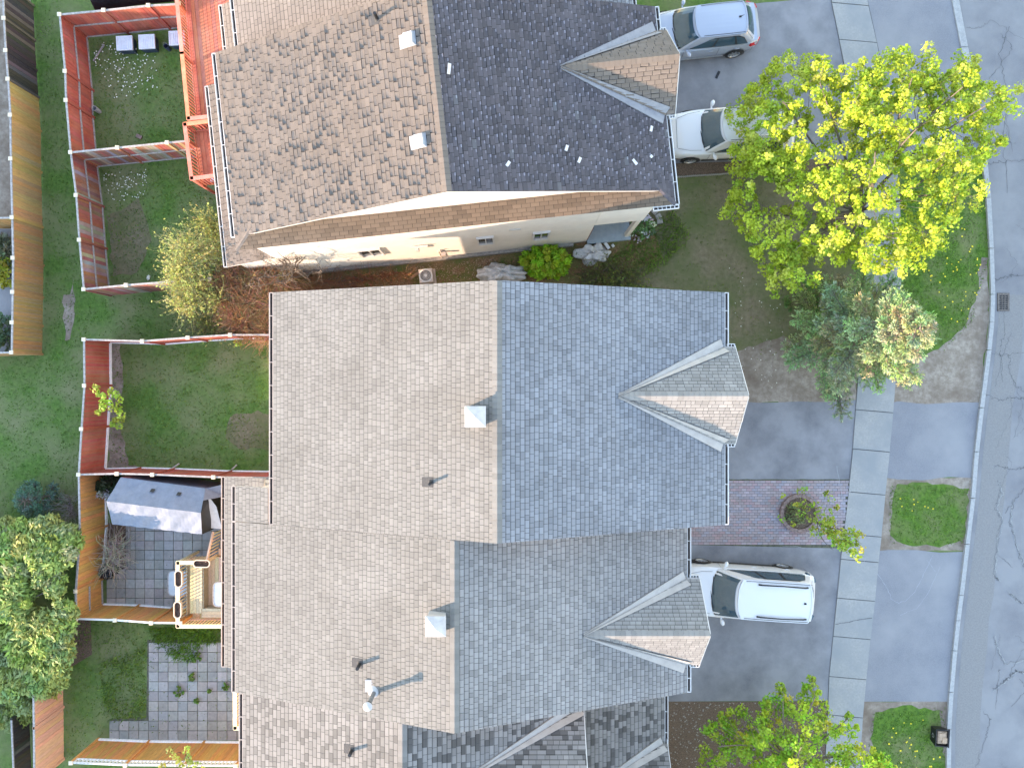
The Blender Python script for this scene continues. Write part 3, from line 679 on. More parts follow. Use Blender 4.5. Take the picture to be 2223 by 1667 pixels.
m = MB(); m.tube([(u, v, z-.02), (u, v, z+.1), (u, v, z+.1), (u, v, z+.13)], [.2, .1, .12, .08], 16); m.box(u-.28, u+.1, v-.02, v+.34, z-.12, z-.02)
m.build('flue_collar', 'vent_white', fl, smooth=30)
m = MB(); m.tube([(u, v, z+.86), (u, v, z+.93)], .1, 16, mi=1)
m.tube([(u, v, z+.97), (u, v, z+1.0), (u, v, z+1.03), (u, v, z+1.05)], [.13, .135, .1, .02], 20)
for k in range(4): t = k*math.pi/2+.5; m.tube([(u+.09*math.cos(t), v+.09*math.sin(t), z+.88), (u+.09*math.cos(t), v+.09*math.sin(t), z+.99)], .01, 5)
m.build('rain_cap', ['vent_white', 'black_plastic'], fl, smooth=40)
garage(HD, FD(5.84, -7.69, 1.08), FD.n, FD.u); window(HD, FD(5.25, -5.4, 3.8), FD.n, FD.u, 1, 1.2)
window(HD, FD(-9.7, -7.4, 1.9), FD.n, -FD.u, 1.8, 1.6, name='patio_door')
# ---- bottom house E
FE = Frame(0, 0, 0)
HE = thing('townhouse', (-3, -13.5, 0), 'townhouse at the bottom edge with two-tone checkered shingles and a lower garage roof', 'house')
pE = .37
def exE(m, um, zr):
    shingle(m, [FE(5.36, -15.2, 2.95), FE(5.36, -10.0, 2.95), FE(2.0, -10.0, 4.05), FE(2.0, -15.2, 4.05)], FE.n, 'new', .15, (.14, .3), .012, pal_contrast)
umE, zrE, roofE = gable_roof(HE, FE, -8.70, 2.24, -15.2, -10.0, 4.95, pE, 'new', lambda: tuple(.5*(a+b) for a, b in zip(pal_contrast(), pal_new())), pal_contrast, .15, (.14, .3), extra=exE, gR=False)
m = MB()                                                   # cross gable on the upper part, its ridge off to the bottom
ztop = 6.3; vgE = -12.0; hwE = 1.62
g_ = front_gable(HE, FE, 2.24, 4.95, pE, -12.05, 1.62, 6.35, 2.3, pal_contrast, 'new', .14, (.14, .3), zbase=4.0)
g2 = front_gable(HE, FE, 5.36, 2.95, .33, -14.1, 1.5, 4.1, 5.45, pal_contrast, 'new', .14, (.14, .3))
gutter(HE, FE(5.365, -15.19, 2.945), FE(5.365, -10.02, 2.945), FE.u)
walls(HE, FE, -8.3, 2.0, -15.1, -10.02, 4.85, zrE-.2, umE, extra=lambda m: (m.box(2.0, 5.0, -15.1, -10.15, 0, 2.85),))
zE = lambda u: 4.95+(u+8.7)*pE
vent_pipe(HE, FE, -4.85, -11.08, zE(-4.85), .34, .055)
garage(HE, FE(5.0, -12.2, 1.08), FE.n, FE.u)
FF = Frame(0, 0, 0)
HF = thing('townhouse', (-1, -22, 0), 'plain unseen townhouse added beyond the bottom edge to shade the road', 'house')  # unseen house added below the frame, sized to shade the road
m = MB(); f = [(-9, 5.4), (7, 5.4), (-1, 8.5)]; A_ = [FF(u, -34, z) for u, z in f]; B_ = [FF(u, -15.25, z) for u, z in f]
m.mesh(A_+B_, [(0, 1, 2), (5, 4, 3), (1, 4, 5, 2), (3, 0, 2, 5), (0, 3, 4, 1)], (.25, .24, .23)); m.build('roof', 'shingle_new', HF)
m = MB(); m.box(-8.6, 6.6, -33.6, -15.3, 0, 5.4); m.build('wall', 'siding', HF)
# ---- old roofed house B (rotated)
FB = Frame(-8.74, 4.228, R(6.0))
HB = thing('townhouse', tuple(FB(7, 3, 0)), 'townhouse with an old curled brown shingle roof and a white side wall with small windows', 'house')
pB = .372
def exB(m, um, zr):
    # return roof (skirt) along the gable end with mitred corners
    zs = 5.4+.66*pB; s_ = .66
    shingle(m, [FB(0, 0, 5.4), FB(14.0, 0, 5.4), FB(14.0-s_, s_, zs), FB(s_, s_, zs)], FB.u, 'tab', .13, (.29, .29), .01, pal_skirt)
    for a, b, pl_ in ((0, s_, pal_old), (14.0, 14.0-s_, pal_old_shade)): ridge_caps(m, FB(a, 0, 5.41), FB(b, s_, zs+.01), pl_, .07, .16, drop=.03)
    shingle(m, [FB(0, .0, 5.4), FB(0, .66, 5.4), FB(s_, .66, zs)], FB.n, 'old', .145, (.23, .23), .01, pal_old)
    shingle(m, [FB(14, .0, 5.4), FB(14, .66, 5.4), FB(14-s_, .66, zs)], FB.n, 'old', .145, (.23, .23), .01, pal_old_shade)
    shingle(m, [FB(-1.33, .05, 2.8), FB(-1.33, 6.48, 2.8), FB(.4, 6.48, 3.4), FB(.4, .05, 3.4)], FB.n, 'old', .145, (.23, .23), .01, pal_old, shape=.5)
umB, zrB, roofB = gable_roof(HB, FB, 0, 14.0, .43, 6.3, 5.4, pB, 'old', pal_old, pal_old_shade, .14, (.28, .28), curl=1.0, deck='roof_deck_old', extra=exB, gmatL='white_trim', rake='white_trim', gable=None, gspan=(.0, 2.84))
gutter(HB, FB(14.005, 5.48, 5.395), FB(14.005, 6.29, 5.395), FB.u)
gutter(HB, FB(13.3, -.005, 5.395), FB(14.1, -.005, 5.395), -FB.n, hang=.15)
gutter(HB, FB(-1.335, .06, 2.795), FB(-1.335, 6.47, 2.795), -FB.u, mat='white_trim')
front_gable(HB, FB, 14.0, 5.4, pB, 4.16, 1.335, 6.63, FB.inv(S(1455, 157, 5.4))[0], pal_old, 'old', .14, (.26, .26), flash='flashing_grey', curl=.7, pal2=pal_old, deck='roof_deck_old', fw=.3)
def exBw(m):
    m.mesh([FB(-1.0, .15, 0), FB(.5, .15, 0), FB(.5, 6.2, 0), FB(-1.0, 6.2, 0), FB(-1.0, .15, 2.75), FB(.5, .15, 2.9), FB(.5, 6.2, 2.9), FB(-1.0, 6.2, 2.75)], [(0, 1, 5, 4), (1, 2, 6, 5), (2, 3, 7, 6), (3, 0, 4, 7), (4, 5, 6, 7)])
    # gable triangle above the skirt
    a, b, c = FB(.75, .64, 5.62), FB(13.25, .64, 5.62), FB(7, .64, zrB-.12); n = FB.n*.3
    m.mesh([a, b, c, a+n, b+n, c+n], [(0, 1, 2), (5, 4, 3)])
    m.obox(FB(11.7+.85, 3.1, 4.2), FB.u*.85, FB.n*3.0, V3(0, 0, 1.15))        # upper floor over the side porch
    m.obox(FB(13.3, .2, 1.6), FB.u*.08, FB.n*.08, V3(0, 0, 1.6))              # porch post
    m.obox(FB(12.5, 3.7, 1.6), FB.u*.9, FB.n*2.4, V3(0, 0, 1.6))
walls(HB, FB, .5, 11.7, .12, 6.2, 5.3, 5.31, 7.0, lap=True, extra=exBw)
m = MB(); z = .25
while z < 5.2:
    if z > 3.1: m.obox(FB(12.55, .092, z+.05), FB.u*.85, FB.n*.006, V3(0, 0, .052)+FB.n*.006)
    z += .115
m.build('siding_board', 'siding', HB)
m = MB(); m.obox(FB(9.9-.0, 3, .15), FB.u*.02, FB.n*.02, V3(0, 0, .1)); m = MB()
m.obox(FB(12.6, .7, .1), FB.u*.85, FB.n*.7, V3(0, 0, .1)); m.build('porch_floor', 'porch', HB)
m = MB(); m.obox(FB(11.73, .55, 1.3), FB.u*.03, FB.n*.4, V3(0, 0, 1.05)); dr = m.build('side_door', 'brown_door', HB)
m = MB(); m.obox(FB(11.78, .25, 1.25), FB.u*.02, FB.n*.04, V3(0, 0, .04)); m.build('handle', 'black_plastic', dr)
for u_, z_ in ((7.85, 2.5), (9.85, 2.35)): window(HB, FB(u_, .1, z_), FB.u, -FB.n, .62, 1.15)
m = MB(); m.obox(FB(8.9, .1, 3.75), FB.u*.2, FB.n*.03, V3(0, 0, .06)); m.build('wall_vent', 'siding_grey', HB)
window(HB, FB(3.72, .1, 2.5), FB.u, -FB.n, .85, 1.2)
m = MB(); m.obox(FB(5.4, .02, 2.6), FB.u*.05, FB.n*.1, V3(0, 0, .18)); m.obox(FB(5.5, .04, 2.8), FB.u*.3, FB.n*.04, V3(0, 0, .03)); m.build('meter_box', 'siding_grey', HB)
m = MB(); m.tube([FB(6.05, .05, .3), FB(6.05, .05, 1.6), FB(6.15, .02, 1.75)], .03, 6); m.obox(FB(6.2, .0, 1.2), FB.u*.09, FB.n*.07, V3(0, 0, .12)); m.build('utility_pipe', 'gutter_metal', HB)
m = MB(); m.obox(FB(5.9, .06, .12), FB.u*5.3, FB.n*.08, V3(0, 0, .12)); m.build('foundation', 'stone', HB)
zB = lambda u: 5.4+u*pB
for px, py in ((890, 94), (913, 312)):
    p = S(px, py, 7.6); u_, v_, _ = FB.inv(p); zz = zB(u_)
    m = MB(); up = (FB.u+V3(0, 0, pB)).normalized(); nn = (V3(0, 0, 1)-FB.u*pB).normalized(); c = FB(u_, v_, zz)
    m.obox(c+nn*.02-up*.04, up*.26, FB.n*.2, nn*.008)
    r0 = [c+up*a+FB.n*b+nn*.02 for a, b in ((-.18, -.2), (.2, -.2), (.2, .2), (-.18, .2))]; r1 = [c+up*a+FB.n*b+nn*.17 for a, b in ((-.1, -.16), (.17, -.16), (.17, .16), (-.1, .16))]
    m.mesh(r0+r1, [(4, 5, 6, 7), (0, 1, 5, 4), (1, 2, 6, 5), (2, 3, 7, 6), (3, 0, 4, 7)])
    m.build('roof_vent', 'vent_white', roofB)
u_, v_, _ = FB.inv(S(822, 52, 7.2)); vent_pipe(roofB, FB, u_, v_, zB(u_), .36, .05)
garage(HB, FB(14.05, 4.16, 1.08), FB.n, FB.u, 2.3); garage(HB, FB(13.42, 1.7, 1.08), FB.n, FB.u, 1.9)
for v in (1.5, 4.6): window(HB, FB(.5, v, 4.2), FB.n, -FB.u, 1.2, 1.2)
window(HB, FB(-1.0, 3.2, 1.5), FB.n, -FB.u, 1.8, 2.0, name='patio_door')
# torn shingle pieces lying on the dark slope
FR = []
for i, (px, py, L_, a_) in enumerate([(975, 150, .3, 1.4), (1230, 322, .17, 1.2), (1258, 348, .17, 1.1), (1378, 352, .2, -.9), (1414, 280, .17, 1.3), (1414, 340, .08, .8), (1103, 356, .16, .9)]):
    u_, v_, _ = FB.inv(S(px, py, 6.4)); zz = 5.4+(14-u_)*pB; p = S(px, py, zz+.06); nn = (V3(0, 0, 1)+FB.u*pB).normalized(); d = (FB.u*math.cos(a_)+FB.n*math.sin(a_)); d = (d-nn*d.dot(nn)).normalized(); e = nn.cross(d)
    m = MB(); m.mesh([p-d*L_/2-e*.04, p+d*L_/2-e*.05+nn*.02, p+d*L_/2+e*.045+nn*.03, p-d*L_/2+e*.05]+[q-nn*.008 for q in (p-d*L_/2-e*.04, p+d*L_/2-e*.05+nn*.02, p+d*L_/2+e*.045+nn*.03, p-d*L_/2+e*.05)], [(0, 1, 2, 3), (7, 6, 5, 4), (0, 4, 5, 1), (1, 5, 6, 2), (2, 6, 7, 3), (3, 7, 4, 0)])
    lb = ['long pale torn shingle piece near the ridge of the old dark slope', 'small pale shingle scrap in the middle of the dark slope', 'pale shingle scrap just below another in the middle of the dark slope', 'dark grey tilted shingle scrap low on the old dark slope',
          'pale shingle scrap nearest the front gutter of the dark slope', 'tiny pale shingle scrap near the front gutter', 'grey shingle scrap near the lower edge of the dark slope'][i]
    m.build('shingle_fragment', 'debris', label=lb, cat='roof debris', group='torn shingle pieces on the old roof', origin=p)
m = MB(); p = S(947, 405, 7.75); m.obox(p, FB.u*.05, FB.n*.16, V3(.01, 0, .02)); m.build('shingle_fragment', 'debris', label='white torn strip at the ridge end above the white gable', cat='roof debris', group='torn shingle pieces on the old roof', origin=p)
# ---- house above, top edge
FC = FB
HC = thing('townhouse', tuple(FC(7, 9.5, 0)), 'townhouse at the top edge with smooth beige grey shingles, mostly outside the frame', 'house')
def exC(m, um, zr):
    shingle(m, [FC(-.55, 6.32, 2.8), FC(-.55, 9.28, 2.8), FC(1.0, 9.28, 3.4), FC(1.0, 6.32, 3.4)], FC.n, 'new', .145, (.15, .3), .008, pal_beige)
umC, zrC, roofC = gable_roof(HC, FC, .61, 13.4, 6.32, 13, 5.0, .37, 'new', pal_beige, pal_new_shade, .145, (.15, .3), extra=exC, gmatL='white_trim')
gutter(HC, FC(-.555, 6.33, 2.795), FC(-.555, 9.27, 2.795), -FC.u, mat='white_trim')
walls(HC, FC, 1.0, 13.0, 6.35, 12.8, 4.9, zrC-.2, umC, extra=lambda m: m.obox(FC(.3, 7.8, 1.35), FC.u*.6, FC.n*1.4, V3(0, 0, 1.35)))
# ---- unseen house row added beyond the left edge, placed to shade the yards
FW = Frame(-35.5, 0, R(0))
HW = thing('shade_house_row', (-35.5, 0, 0), 'unseen row of townhouses added beyond the left edge to shade the lane', 'house')
m = MB()
for v0, v1, zr in ((-46, -22.6, 8.0), (-22.6, -8, 8.0), (-8, 9, 8.1), (9, 40, 8.0)):
    f = [(-7, 5.4), (7, 5.4), (0, zr)]
    A_ = [FW(u, v0, z) for u, z in f]; B_ = [FW(u, v1, z) for u, z in f]
    m.mesh(A_+B_, [(0, 1, 2), (5, 4, 3), (1, 4, 5, 2), (3, 0, 2, 5), (0, 3, 4, 1)], (.25, .24, .23))
m.build('roof', 'shingle_new', HW)
m = MB(); m.obox(FW(0, -3, 2.7), FW.u*6.6, FW.n*42.8, V3(0, 0, 2.7)); m.build('wall', 'siding', HW)
for v in range(-44, 40, 4): window(HW, FW(6.6, v, 4), FW.n, FW.u, 1.2, 1.2)
# ================================================================ FENCES
RED = lambda: tuple(c*rnd(.85, 1.12) for c in (.44, .1, .065))
REDW = lambda: tuple(c*rnd(.7, 1.2) for c in ((.33, .12, .08) if random.random() < .72 else (.36, .26, .19)))
BRN = lambda: tuple(c*rnd(.85, 1.12) for c in (.62, .29, .085))
OCH = lambda: tuple(c*rnd(.86, 1.1) for c in ((.55, .31, .11) if random.random() < .85 else (.48, .3, .13)))
BLK = lambda: tuple(c*rnd(.75, 1.2) for c in ((.05, .042, .035) if random.random() < .85 else (.12, .1, .08)))
PNK = lambda: tuple(c*rnd(.88, 1.1) for c in (.62, .33, .2))
def fence(label, pts, pal, rails=True, h=1.78, cap=True, side=1, post_every=None, toprail='rail_grey', lattice=0, bw=.14, ends=(1, 1), raw=False, midrail=True):
    Q = pts if raw else [S(x, y, h) for x, y in pts]; Q = [V3(q.x, q.y, 0) for q in Q]
    T = thing('fence', tuple((Q[0]+Q[-1])/2), label, 'fence'); mb = MB(); mt = MB(); mr = MB()
    for a, b in zip(Q, Q[1:]):
        d = b-a; L = d.length; d.normalize(); n = V3(-d.y, d.x, 0)*side; k = max(1, int(L/bw)); w_ = L/k
        hh = h-lattice
        for i in range(k):
            c = a+d*(w_*(i+.5)); top = hh+rnd(-.008, .008)-.03; o = rnd(-.004, .004)
            mb.obox(c-n*(.012+o)+V3(0, 0, (top+.04)/2), d*(w_/2-.005), n*.009, V3(0, 0, (top-.04)/2)+n*rnd(-.003, .003), pal())
        if lattice:
            for zz in (hh+.0, h-.05): mt.obox((a+b)/2+V3(0, 0, zz), d*L/2, n*.03, V3(0, 0, .02))
            for i in range(int(L/.14)): mt.obox(a+d*(.14*(i+.5))+V3(0, 0, (hh+h)/2), d*.035, n*.012, V3(0, 0, lattice/2))
        mt.obox((a+b)/2+V3(0, 0, h-.02), d*L/2, n*.032, V3(0, 0, .02))
        if rails:
            for zz in ((.12, .95) if midrail else (.12,)): mr.obox((a+b)/2+n*.022+V3(0, 0, zz), d*(L/2-.03), n*.018, V3(0, 0, .03))
        else: mr.obox((a+b)/2+n*.02+V3(0, 0, .08), d*(L/2-.03), n*.02, V3(0, 0, .06))
    mb.build('boards', 'wood_red' if pal in (RED, REDW) else 'wood_plain', T); mt.build('top_rail', toprail, T); mr.build('rail', toprail if rails else 'wood_plain', T)
    for i, q in enumerate(Q):
        if (i == 0 and not ends[0]) or (i == len(Q)-1 and not ends[1]): continue
        m = MB(); m.box(q.x-.045, q.x+.045, q.y-.045, q.y+.045, 0, h-.0, pal()); p = m.build('post', 'wood_plain', T)
        if cap:
            m = MB(); m.box(q.x-.07, q.x+.07, q.y-.07, q.y+.07, h, h+.03); k = [(q.x-.07, q.y-.07, h+.03), (q.x+.07, q.y-.07, h+.03), (q.x+.07, q.y+.07, h+.03), (q.x-.07, q.y+.07, h+.03), (q.x, q.y, h+.06)]
            m.mesh(k, [(0, 1, 4), (1, 2, 4), (2, 3, 4), (3, 0, 4)]); m.build('post_cap', 'cap_wood', p)
    return T
fence('black stained weathered fence, upper part along the far left edge', [(5, -40), (8, 40), (12, 110), (17, 172)], BLK, side=-1, h=1.72)
fence('ochre brown board fence below the black one on the far left', [(17, 172), (22, 250), (23, 345), (26, 472)], OCH, side=-1, h=1.72, ends=(0, 1))
fence('rusty brown board fence ending at the open lawn on the far left', [(26, 472), (28, 560), (27, 634), (26, 700), (25, 765)], lambda: tuple(c*rnd(.85, 1.1) for c in (.46, .24, .09)), side=-1, h=1.72, ends=(0, 1))
fence('short end fence closing the far left yard at its bottom', [(-90, 769), (25, 765)], OCH, side=1, h=1.72, ends=(0, 0))
fence('short cross fence between the two far left yards', [(-90, 474), (25, 473)], OCH, side=1, h=1.72, ends=(0, 0))
fence('red fence along the top of the upper yard, near the dark canopy', [(129, 32), (225, 23), (322, 12.6), (388, 9)], RED, side=-1)
fence('long red fence of the upper yard with a gate in it', [(129, 32), (141, 155), (143, 218), (153, 331)], RED, side=1, ends=(0, 0))
fence('grey worn red fence dividing the two fenced yards', [(153, 331), (255, 321), (363, 310), (408, 306)], REDW, side=-1)
fence('weathered dark red fence on the lane side of the lower yard', [(153, 331), (165, 424), (172, 521), (181.6, 628)], REDW, side=1, ends=(0, 0))
fence('dark worn fence at the bottom of the lower yard, ending in the yellow shrub', [(181.6, 628), (274, 619), (365, 612), (455, 606)], REDW, side=1)
fence('bright red fence on the lane side of the middle yard', [(182, 737), (183, 837), (176.6, 931), (170.5, 1030)], RED, rails=False, side=1, ends=(0, 0))
fence('thin looking red fence along the top of the middle yard below the brown twigs', [(182, 737), (309, 740.6), (408, 733), (500, 727), (589, 727)], RED, rails=False, side=-1)
fence('red fence between the middle yard and the grey tarp shelter', [(170.5, 1030), (254, 1028), (331, 1030), (463.5, 1035.5), (588, 1037)], RED, rails=False, side=1)
fence('orange brown fence beside the tarp shelter and slab patio', [(170.5, 1030), (173, 1161), (164, 1283)], BRN, rails=False, side=1, ends=(0, 1))
fence('short braced orange brown fence panel at the patio corner by the big conifer', [(164, 1283), (165, 1343)], BRN, side=1, ends=(0, 0))
fence('orange brown fence along the bottom of the slab patio, ending at the deck', [(165, 1343), (249.5, 1345.6), (328.5, 1351.5), (392, 1352)], BRN, rails=False, side=1, toprail='white_trim')
fence('brown fence with a lattice top at the bottom edge of the picture', [(154, 1655), (272, 1660), (400, 1661), (512, 1662)], BRN, rails=False, side=1, lattice=.28, toprail='white_trim')
fence('pinkish plain board fence below the big conifer at the bottom left', [(72, 1500), (73, 1580), (74, 1700)], PNK, side=-1, h=1.75, cap=False, midrail=False)
fence('low dark inner fence in the bottom left corner', [(24, 1560), (30, 1700)], BLK, side=-1, h=1.0, cap=False)
# ================================================================ DECKS
def railing(parent, pts, z0, z1, pal, mat, step=.125, name='railing', post=.09):
    m = MB()
    for a, b in zip(pts, pts[1:]):
        d = b-a; L = d.length; d.normalize(); n = V3(-d.y, d.x, 0)
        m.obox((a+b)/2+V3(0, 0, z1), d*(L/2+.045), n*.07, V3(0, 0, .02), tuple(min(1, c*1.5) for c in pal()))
        m.obox((a+b)/2+V3(0, 0, z1-.07), d*L/2, n*.02, V3(0, 0, .04), pal()); m.obox((a+b)/2+V3(0, 0, z0+.08), d*L/2, n*.02, V3(0, 0, .04), pal())
        k = int(L/step)
        for i in range(k): m.obox(a+d*(L*(i+.5)/k)+n*.03+V3(0, 0, (z0+z1)/2-.02), d*.019, n*.019, V3(0, 0, (z1-z0)/2-.04), pal())
    for p in pts: m.obox(p+V3(0, 0, z1/2), V3(post/2, 0, 0), V3(0, post/2, 0), V3(0, 0, z1/2), pal())
    return m.build(name, mat, parent)
def deckfloor(parent, c0, ux, uy, lx, ly, z, pal, mat, bw=.14, along='y'):
    m = MB()
    if along == 'y':
        k = int(lx/bw)
        for i in range(k): m.obox(c0+ux*(lx*(i+.5)/k)+uy*ly/2+V3(0, 0, z-.018), ux*(lx/k/2-.004), uy*ly/2, V3(0, 0, .018), pal())
    else:
        k = int(ly/bw)
        for i in range(k): m.obox(c0+uy*(ly*(i+.5)/k)+ux*lx/2+V3(0, 0, z-.018), uy*(ly/k/2-.004), ux*lx/2, V3(0, 0, .018), pal())
    m.obox(c0+ux*lx/2+uy*ly/2+V3(0, 0, z-.12), ux*(lx/2-.02), uy*(ly/2-.02), V3(0, 0, .08), tuple(c*.6 for c in pal()))
    return m.build('deck_floor', mat, parent)
REDD = lambda: tuple(c*rnd(.85, 1.12) for c in (.5, .15, .095))
PINE = lambda: tuple(c*rnd(.88, 1.1) for c in (.75, .55, .34))
bu, bn = FB.u, FB.n
z0, z1 = 1.15, 2.0
c = S(409, 258, z1); t = S(384, 0, z1); d = (t-c); up = V3(d.x, d.y, 0).normalized(); c = V3(c.x, c.y, 0); rt = V3(-up.y, up.x, 0)*-1
DK = thing('deck', tuple(c), 'large red wooden deck with slatted railing in the top left', 'deck')
deckfloor(DK, c, rt, up, 2.05, 6.2, z0, REDD, 'wood_red')
railing(DK, [c+rt*1.5, c, c+up*2.4, c+up*5.8], z0, z1, REDD, 'wood_red')
c = S(416, 388, z1); t = S(401, 270, z1); up = V3((t-c).x, (t-c).y, 0); L_ = up.length; up.normalize(); c = V3(c.x, c.y, 0); rt = V3(up.y, -up.x, 0)
DK = thing('deck', tuple(c), 'small red balcony deck beside the old roof gutter', 'deck')
deckfloor(DK, c, rt, up, 1.5, L_, z0, REDD, 'wood_red')
railing(DK, [c+rt*1.3, c, c+up*L_, c+up*L_+rt*1.3], z0, z1, REDD, 'wood_red')
m = MB(); m.obox(c+rt*.75+up*.1+V3(0, 0, z0+.14), rt*.32, up*.1, V3(0, 0, .12)); m.build('planter_box', 'bin_white', label='pale grey window box on the small red balcony deck', cat='planter', origin=c+rt*.75+V3(0, 0, z0))
# pine deck of house D
z0, z1 = .9, 1.75
a = S(388, 1221, z1); b = S(386, 1359, z1); X, Y = V3(1, 0, 0), V3(0, 1, 0); c = V3(b.x, b.y, 0); LY = a.y-b.y
DK = thing('deck', tuple(c), 'new pine deck with built in bench and pale railing', 'deck')
deckfloor(DK, c, X, Y, 2.45, LY, z0, PINE, 'wood_plain')
railing(DK, [c+X*2.4, c, c+Y*LY, c+Y*LY+X*1.0], z0, z1, PINE, 'wood_plain')
m = MB()
for i in range(4): m.obox(c+X*(.32+.115*i)+Y*(LY/2+.1)+V3(0, 0, z0+.43), X*.052, Y*(LY/2-.25), V3(0, 0, .018), PINE())
for i in range(3): m.obox(c+X*(1.55)+Y*(.24+.115*i)+V3(0, 0, z0+.43), X*.85, Y*.052, V3(0, 0, .018), PINE())
m.obox(c+X*.75+Y*(LY/2+.1)+V3(0, 0, z0+.22), X*.02, Y*(LY/2-.3), V3(0, 0, .2), (.4, .31, .2)); m.obox(c+X*1.5+Y*.5+V3(0, 0, z0+.22), X*.7, Y*.02, V3(0, 0, .2), (.4, .31, .2))
m.build('bench', 'wood_plain', DK)
m = MB(); q = c+Y*LY
for k in range(4): m.obox(q+X*(1.05+.15)+X*.28*k*0+Y*(.15+.26*k)+X*.5+V3(0, 0, z0-.18*(k+1)), X*.62, Y*.13, V3(0, 0, .018), PINE())
st = m.build('steps', 'wood_plain', DK)
for xx in (1.05, 2.2):
    m = MB(); m.beam(q+X*xx+V3(0, 0, z1), q+X*xx+Y*1.0+V3(0, 0, z1-.6), .06, .09, PINE())
    for k in range(8): m.obox(q+X*xx+Y*(.08+.12*k)+V3(0, 0, z1-.5-.072*k), X*.018, Y*.018, V3(0, 0, .42), PINE())
    m.build('stair_rail', 'wood_plain', DK)
def planter(px, py, vert, label):
    z = z1+.08; p = S(px, py, z); m = MB(); n = 22; O = []; I = []; B_ = []
    for k in range(n):
        t = 2*math.pi*k/n; cx_, sy_ = math.cos(t), math.sin(t)
        x = (.13*cx_, .15*(1 if sy_ > 0 else -1)+.13*sy_)
        def q(s, zz):
            ex, ey = .13*cx_*s, (.17*(1 if sy_ > 0 else -1))+.13*sy_*s
            return V3(p.x+ex, p.y+ey, zz) if vert else V3(p.x+ey, p.y+ex, zz)
        O.append(q(1.15, z)); I.append(q(.85, z)); B_.append(q(.75, z-.22))
    fs = [(i, (i+1) % n, n+(i+1) % n, n+i) for i in range(n)]
    m.mesh(O+I, fs); m.mesh(O+B_, [(a_, d_, c_, b_) for a_, b_, c_, d_ in fs]); m.face(B_[::-1])
    J = [V3(v.x, v.y, z-.05) for v in I]; m.mesh(I+J, fs)
    T = m.build('planter', 'planter', label=label, cat='planter', group='oval planters hung on the pine railing', origin=p-V3(0, 0, .22), smooth=40)
    m = MB(); m.face(J)
    for k in range(40):
        a_ = random.choice(J).lerp(V3(p.x, p.y, z-.05), rnd(0, 1)); m.obox(a_+V3(0, 0, .005), V3(.012, 0, 0), V3(0, .012, 0), V3(0, 0, .012))
    m.build('soil', 'soil', T)
planter(437, 1223.6, False, 'oval planter lying across the top rail of the pine deck')
planter(386.8, 1256.7, True, 'upper one of two oval planters on the side rail of the pine deck')
planter(384.8, 1324, True, 'oval planter on the side rail nearest the bottom corner of the pine deck')
def table(label, p, w_, l_, z, mat='glass_table'):
    T = thing('patio_table', (p.x, p.y, 0 if z < 1 else z-.72), label, 'table'); m = MB(); n = 24; pts = []
    for k in range(n):
        t = 2*math.pi*k/n; cx_, sy_ = math.cos(t), math.sin(t); f = lambda c_: math.copysign(abs(c_)**.35, c_)
        pts.append((p.x+w_/2*f(cx_), p.y+l_/2*f(sy_)))
    m.prism(pts, z-.012, z); m.build('table_top', mat, T); zb = 0 if z < 1 else z-.72
    m = MB()
    for k in range(n): a_, b_ = pts[k], pts[(k+1) % n]; m.beam((a_[0], a_[1], z-.006), (b_[0], b_[1], z-.006), .03, .03)
    m.build('rim', 'rail_grey', T)
    for sx in (-1, 1):
        for sy in (-1, 1): m = MB(); m.tube([(p.x+sx*w_*.4, p.y+sy*l_*.4, zb), (p.x+sx*w_*.36, p.y+sy*l_*.36, z-.01)], .015, 6); m.build('leg', 'pipe_grey', T)
table('pale glass patio table left of the pine deck railing on the slab patio', S(386, 1266, .7), .75, .95, .7)
table('glass topped table on the pine deck half under the gutter', S(484, 1290, 1.62), .72, .9, 1.62)
# small green deck of house E
GRN = lambda: tuple(c*rnd(.9, 1.1) for c in (.1, .13, .09))
z0, z1 = .9, 1.8; c = S(510, 1580, z1); c = V3(c.x, c.y, 0); t = S(508, 1500, z1); LY = t.y-c.y
DK = thing('deck', tuple(c), 'narrow green deck with pale rail squeezed between two gutters', 'deck')
deckfloor(DK, c, X, Y, .9, LY+.8, z0, GRN, 'wood_plain'); railing(DK, [c+X*.8, c, c+Y*(LY+.7)], z0, z1, PINE, 'wood_plain')
# ================================================================ TARP SHELTER
T = thing('tarp_shelter', tuple(S(345, 1100)), 'grey tarp covered storage tunnel with an open flapping end on the patio', 'shelter')
RL, RR = S(231, 1088, 2.35), S(436, 1113, 2.35); UL, UR = S(262, 1036, 1.75), S(446, 1060, 1.75); LL, LR = S(244, 1138, 1.75), S(438.6, 1160, 1.75)
m = MB(); NX, NY = 26, 9
def shelf(a0, a1, b0, b1, off=0, sag=.05):
    G = []
    for i in range(NX+1):
        s_ = i/NX; row = []
        for j in range(NY+1):
            t = j/NY; p = a0.lerp(a1, s_).lerp(b0.lerp(b1, s_), t)
            rib = abs(math.sin(s_*math.pi*3)); dz = -sag*math.sin(t*math.pi)*rib - .02*rib+.012*math.sin(s_*40+t*9)
            row.append(p+V3(0, 0, dz+off))
        G.append(row)
    for i in range(NX):
        for j in range(NY): m.face([G[i][j], G[i+1][j], G[i+1][j+1], G[i][j+1]])
    return G
shelf(RL, RR, LL, LR); shelf(UL, UR, RL, RR)
dl = V3(0, 0, -1.75)
for a_, b_ in ((LL, LR), (UR, UL), (UL, LL)): shelf(a_, b_, a_+dl*.98+V3(rnd(-.05, .05), rnd(-.05, .05), 0), b_+dl*.98)
m.face([UL, RL, LL]); m.build('tarp', 'tarp', T, smooth=35)
m = MB(); e = V3(.22, -.03, 0)
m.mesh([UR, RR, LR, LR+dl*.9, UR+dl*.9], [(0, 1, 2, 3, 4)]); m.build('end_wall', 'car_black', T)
m = MB(); tail = S(490, 1050, 1.6)
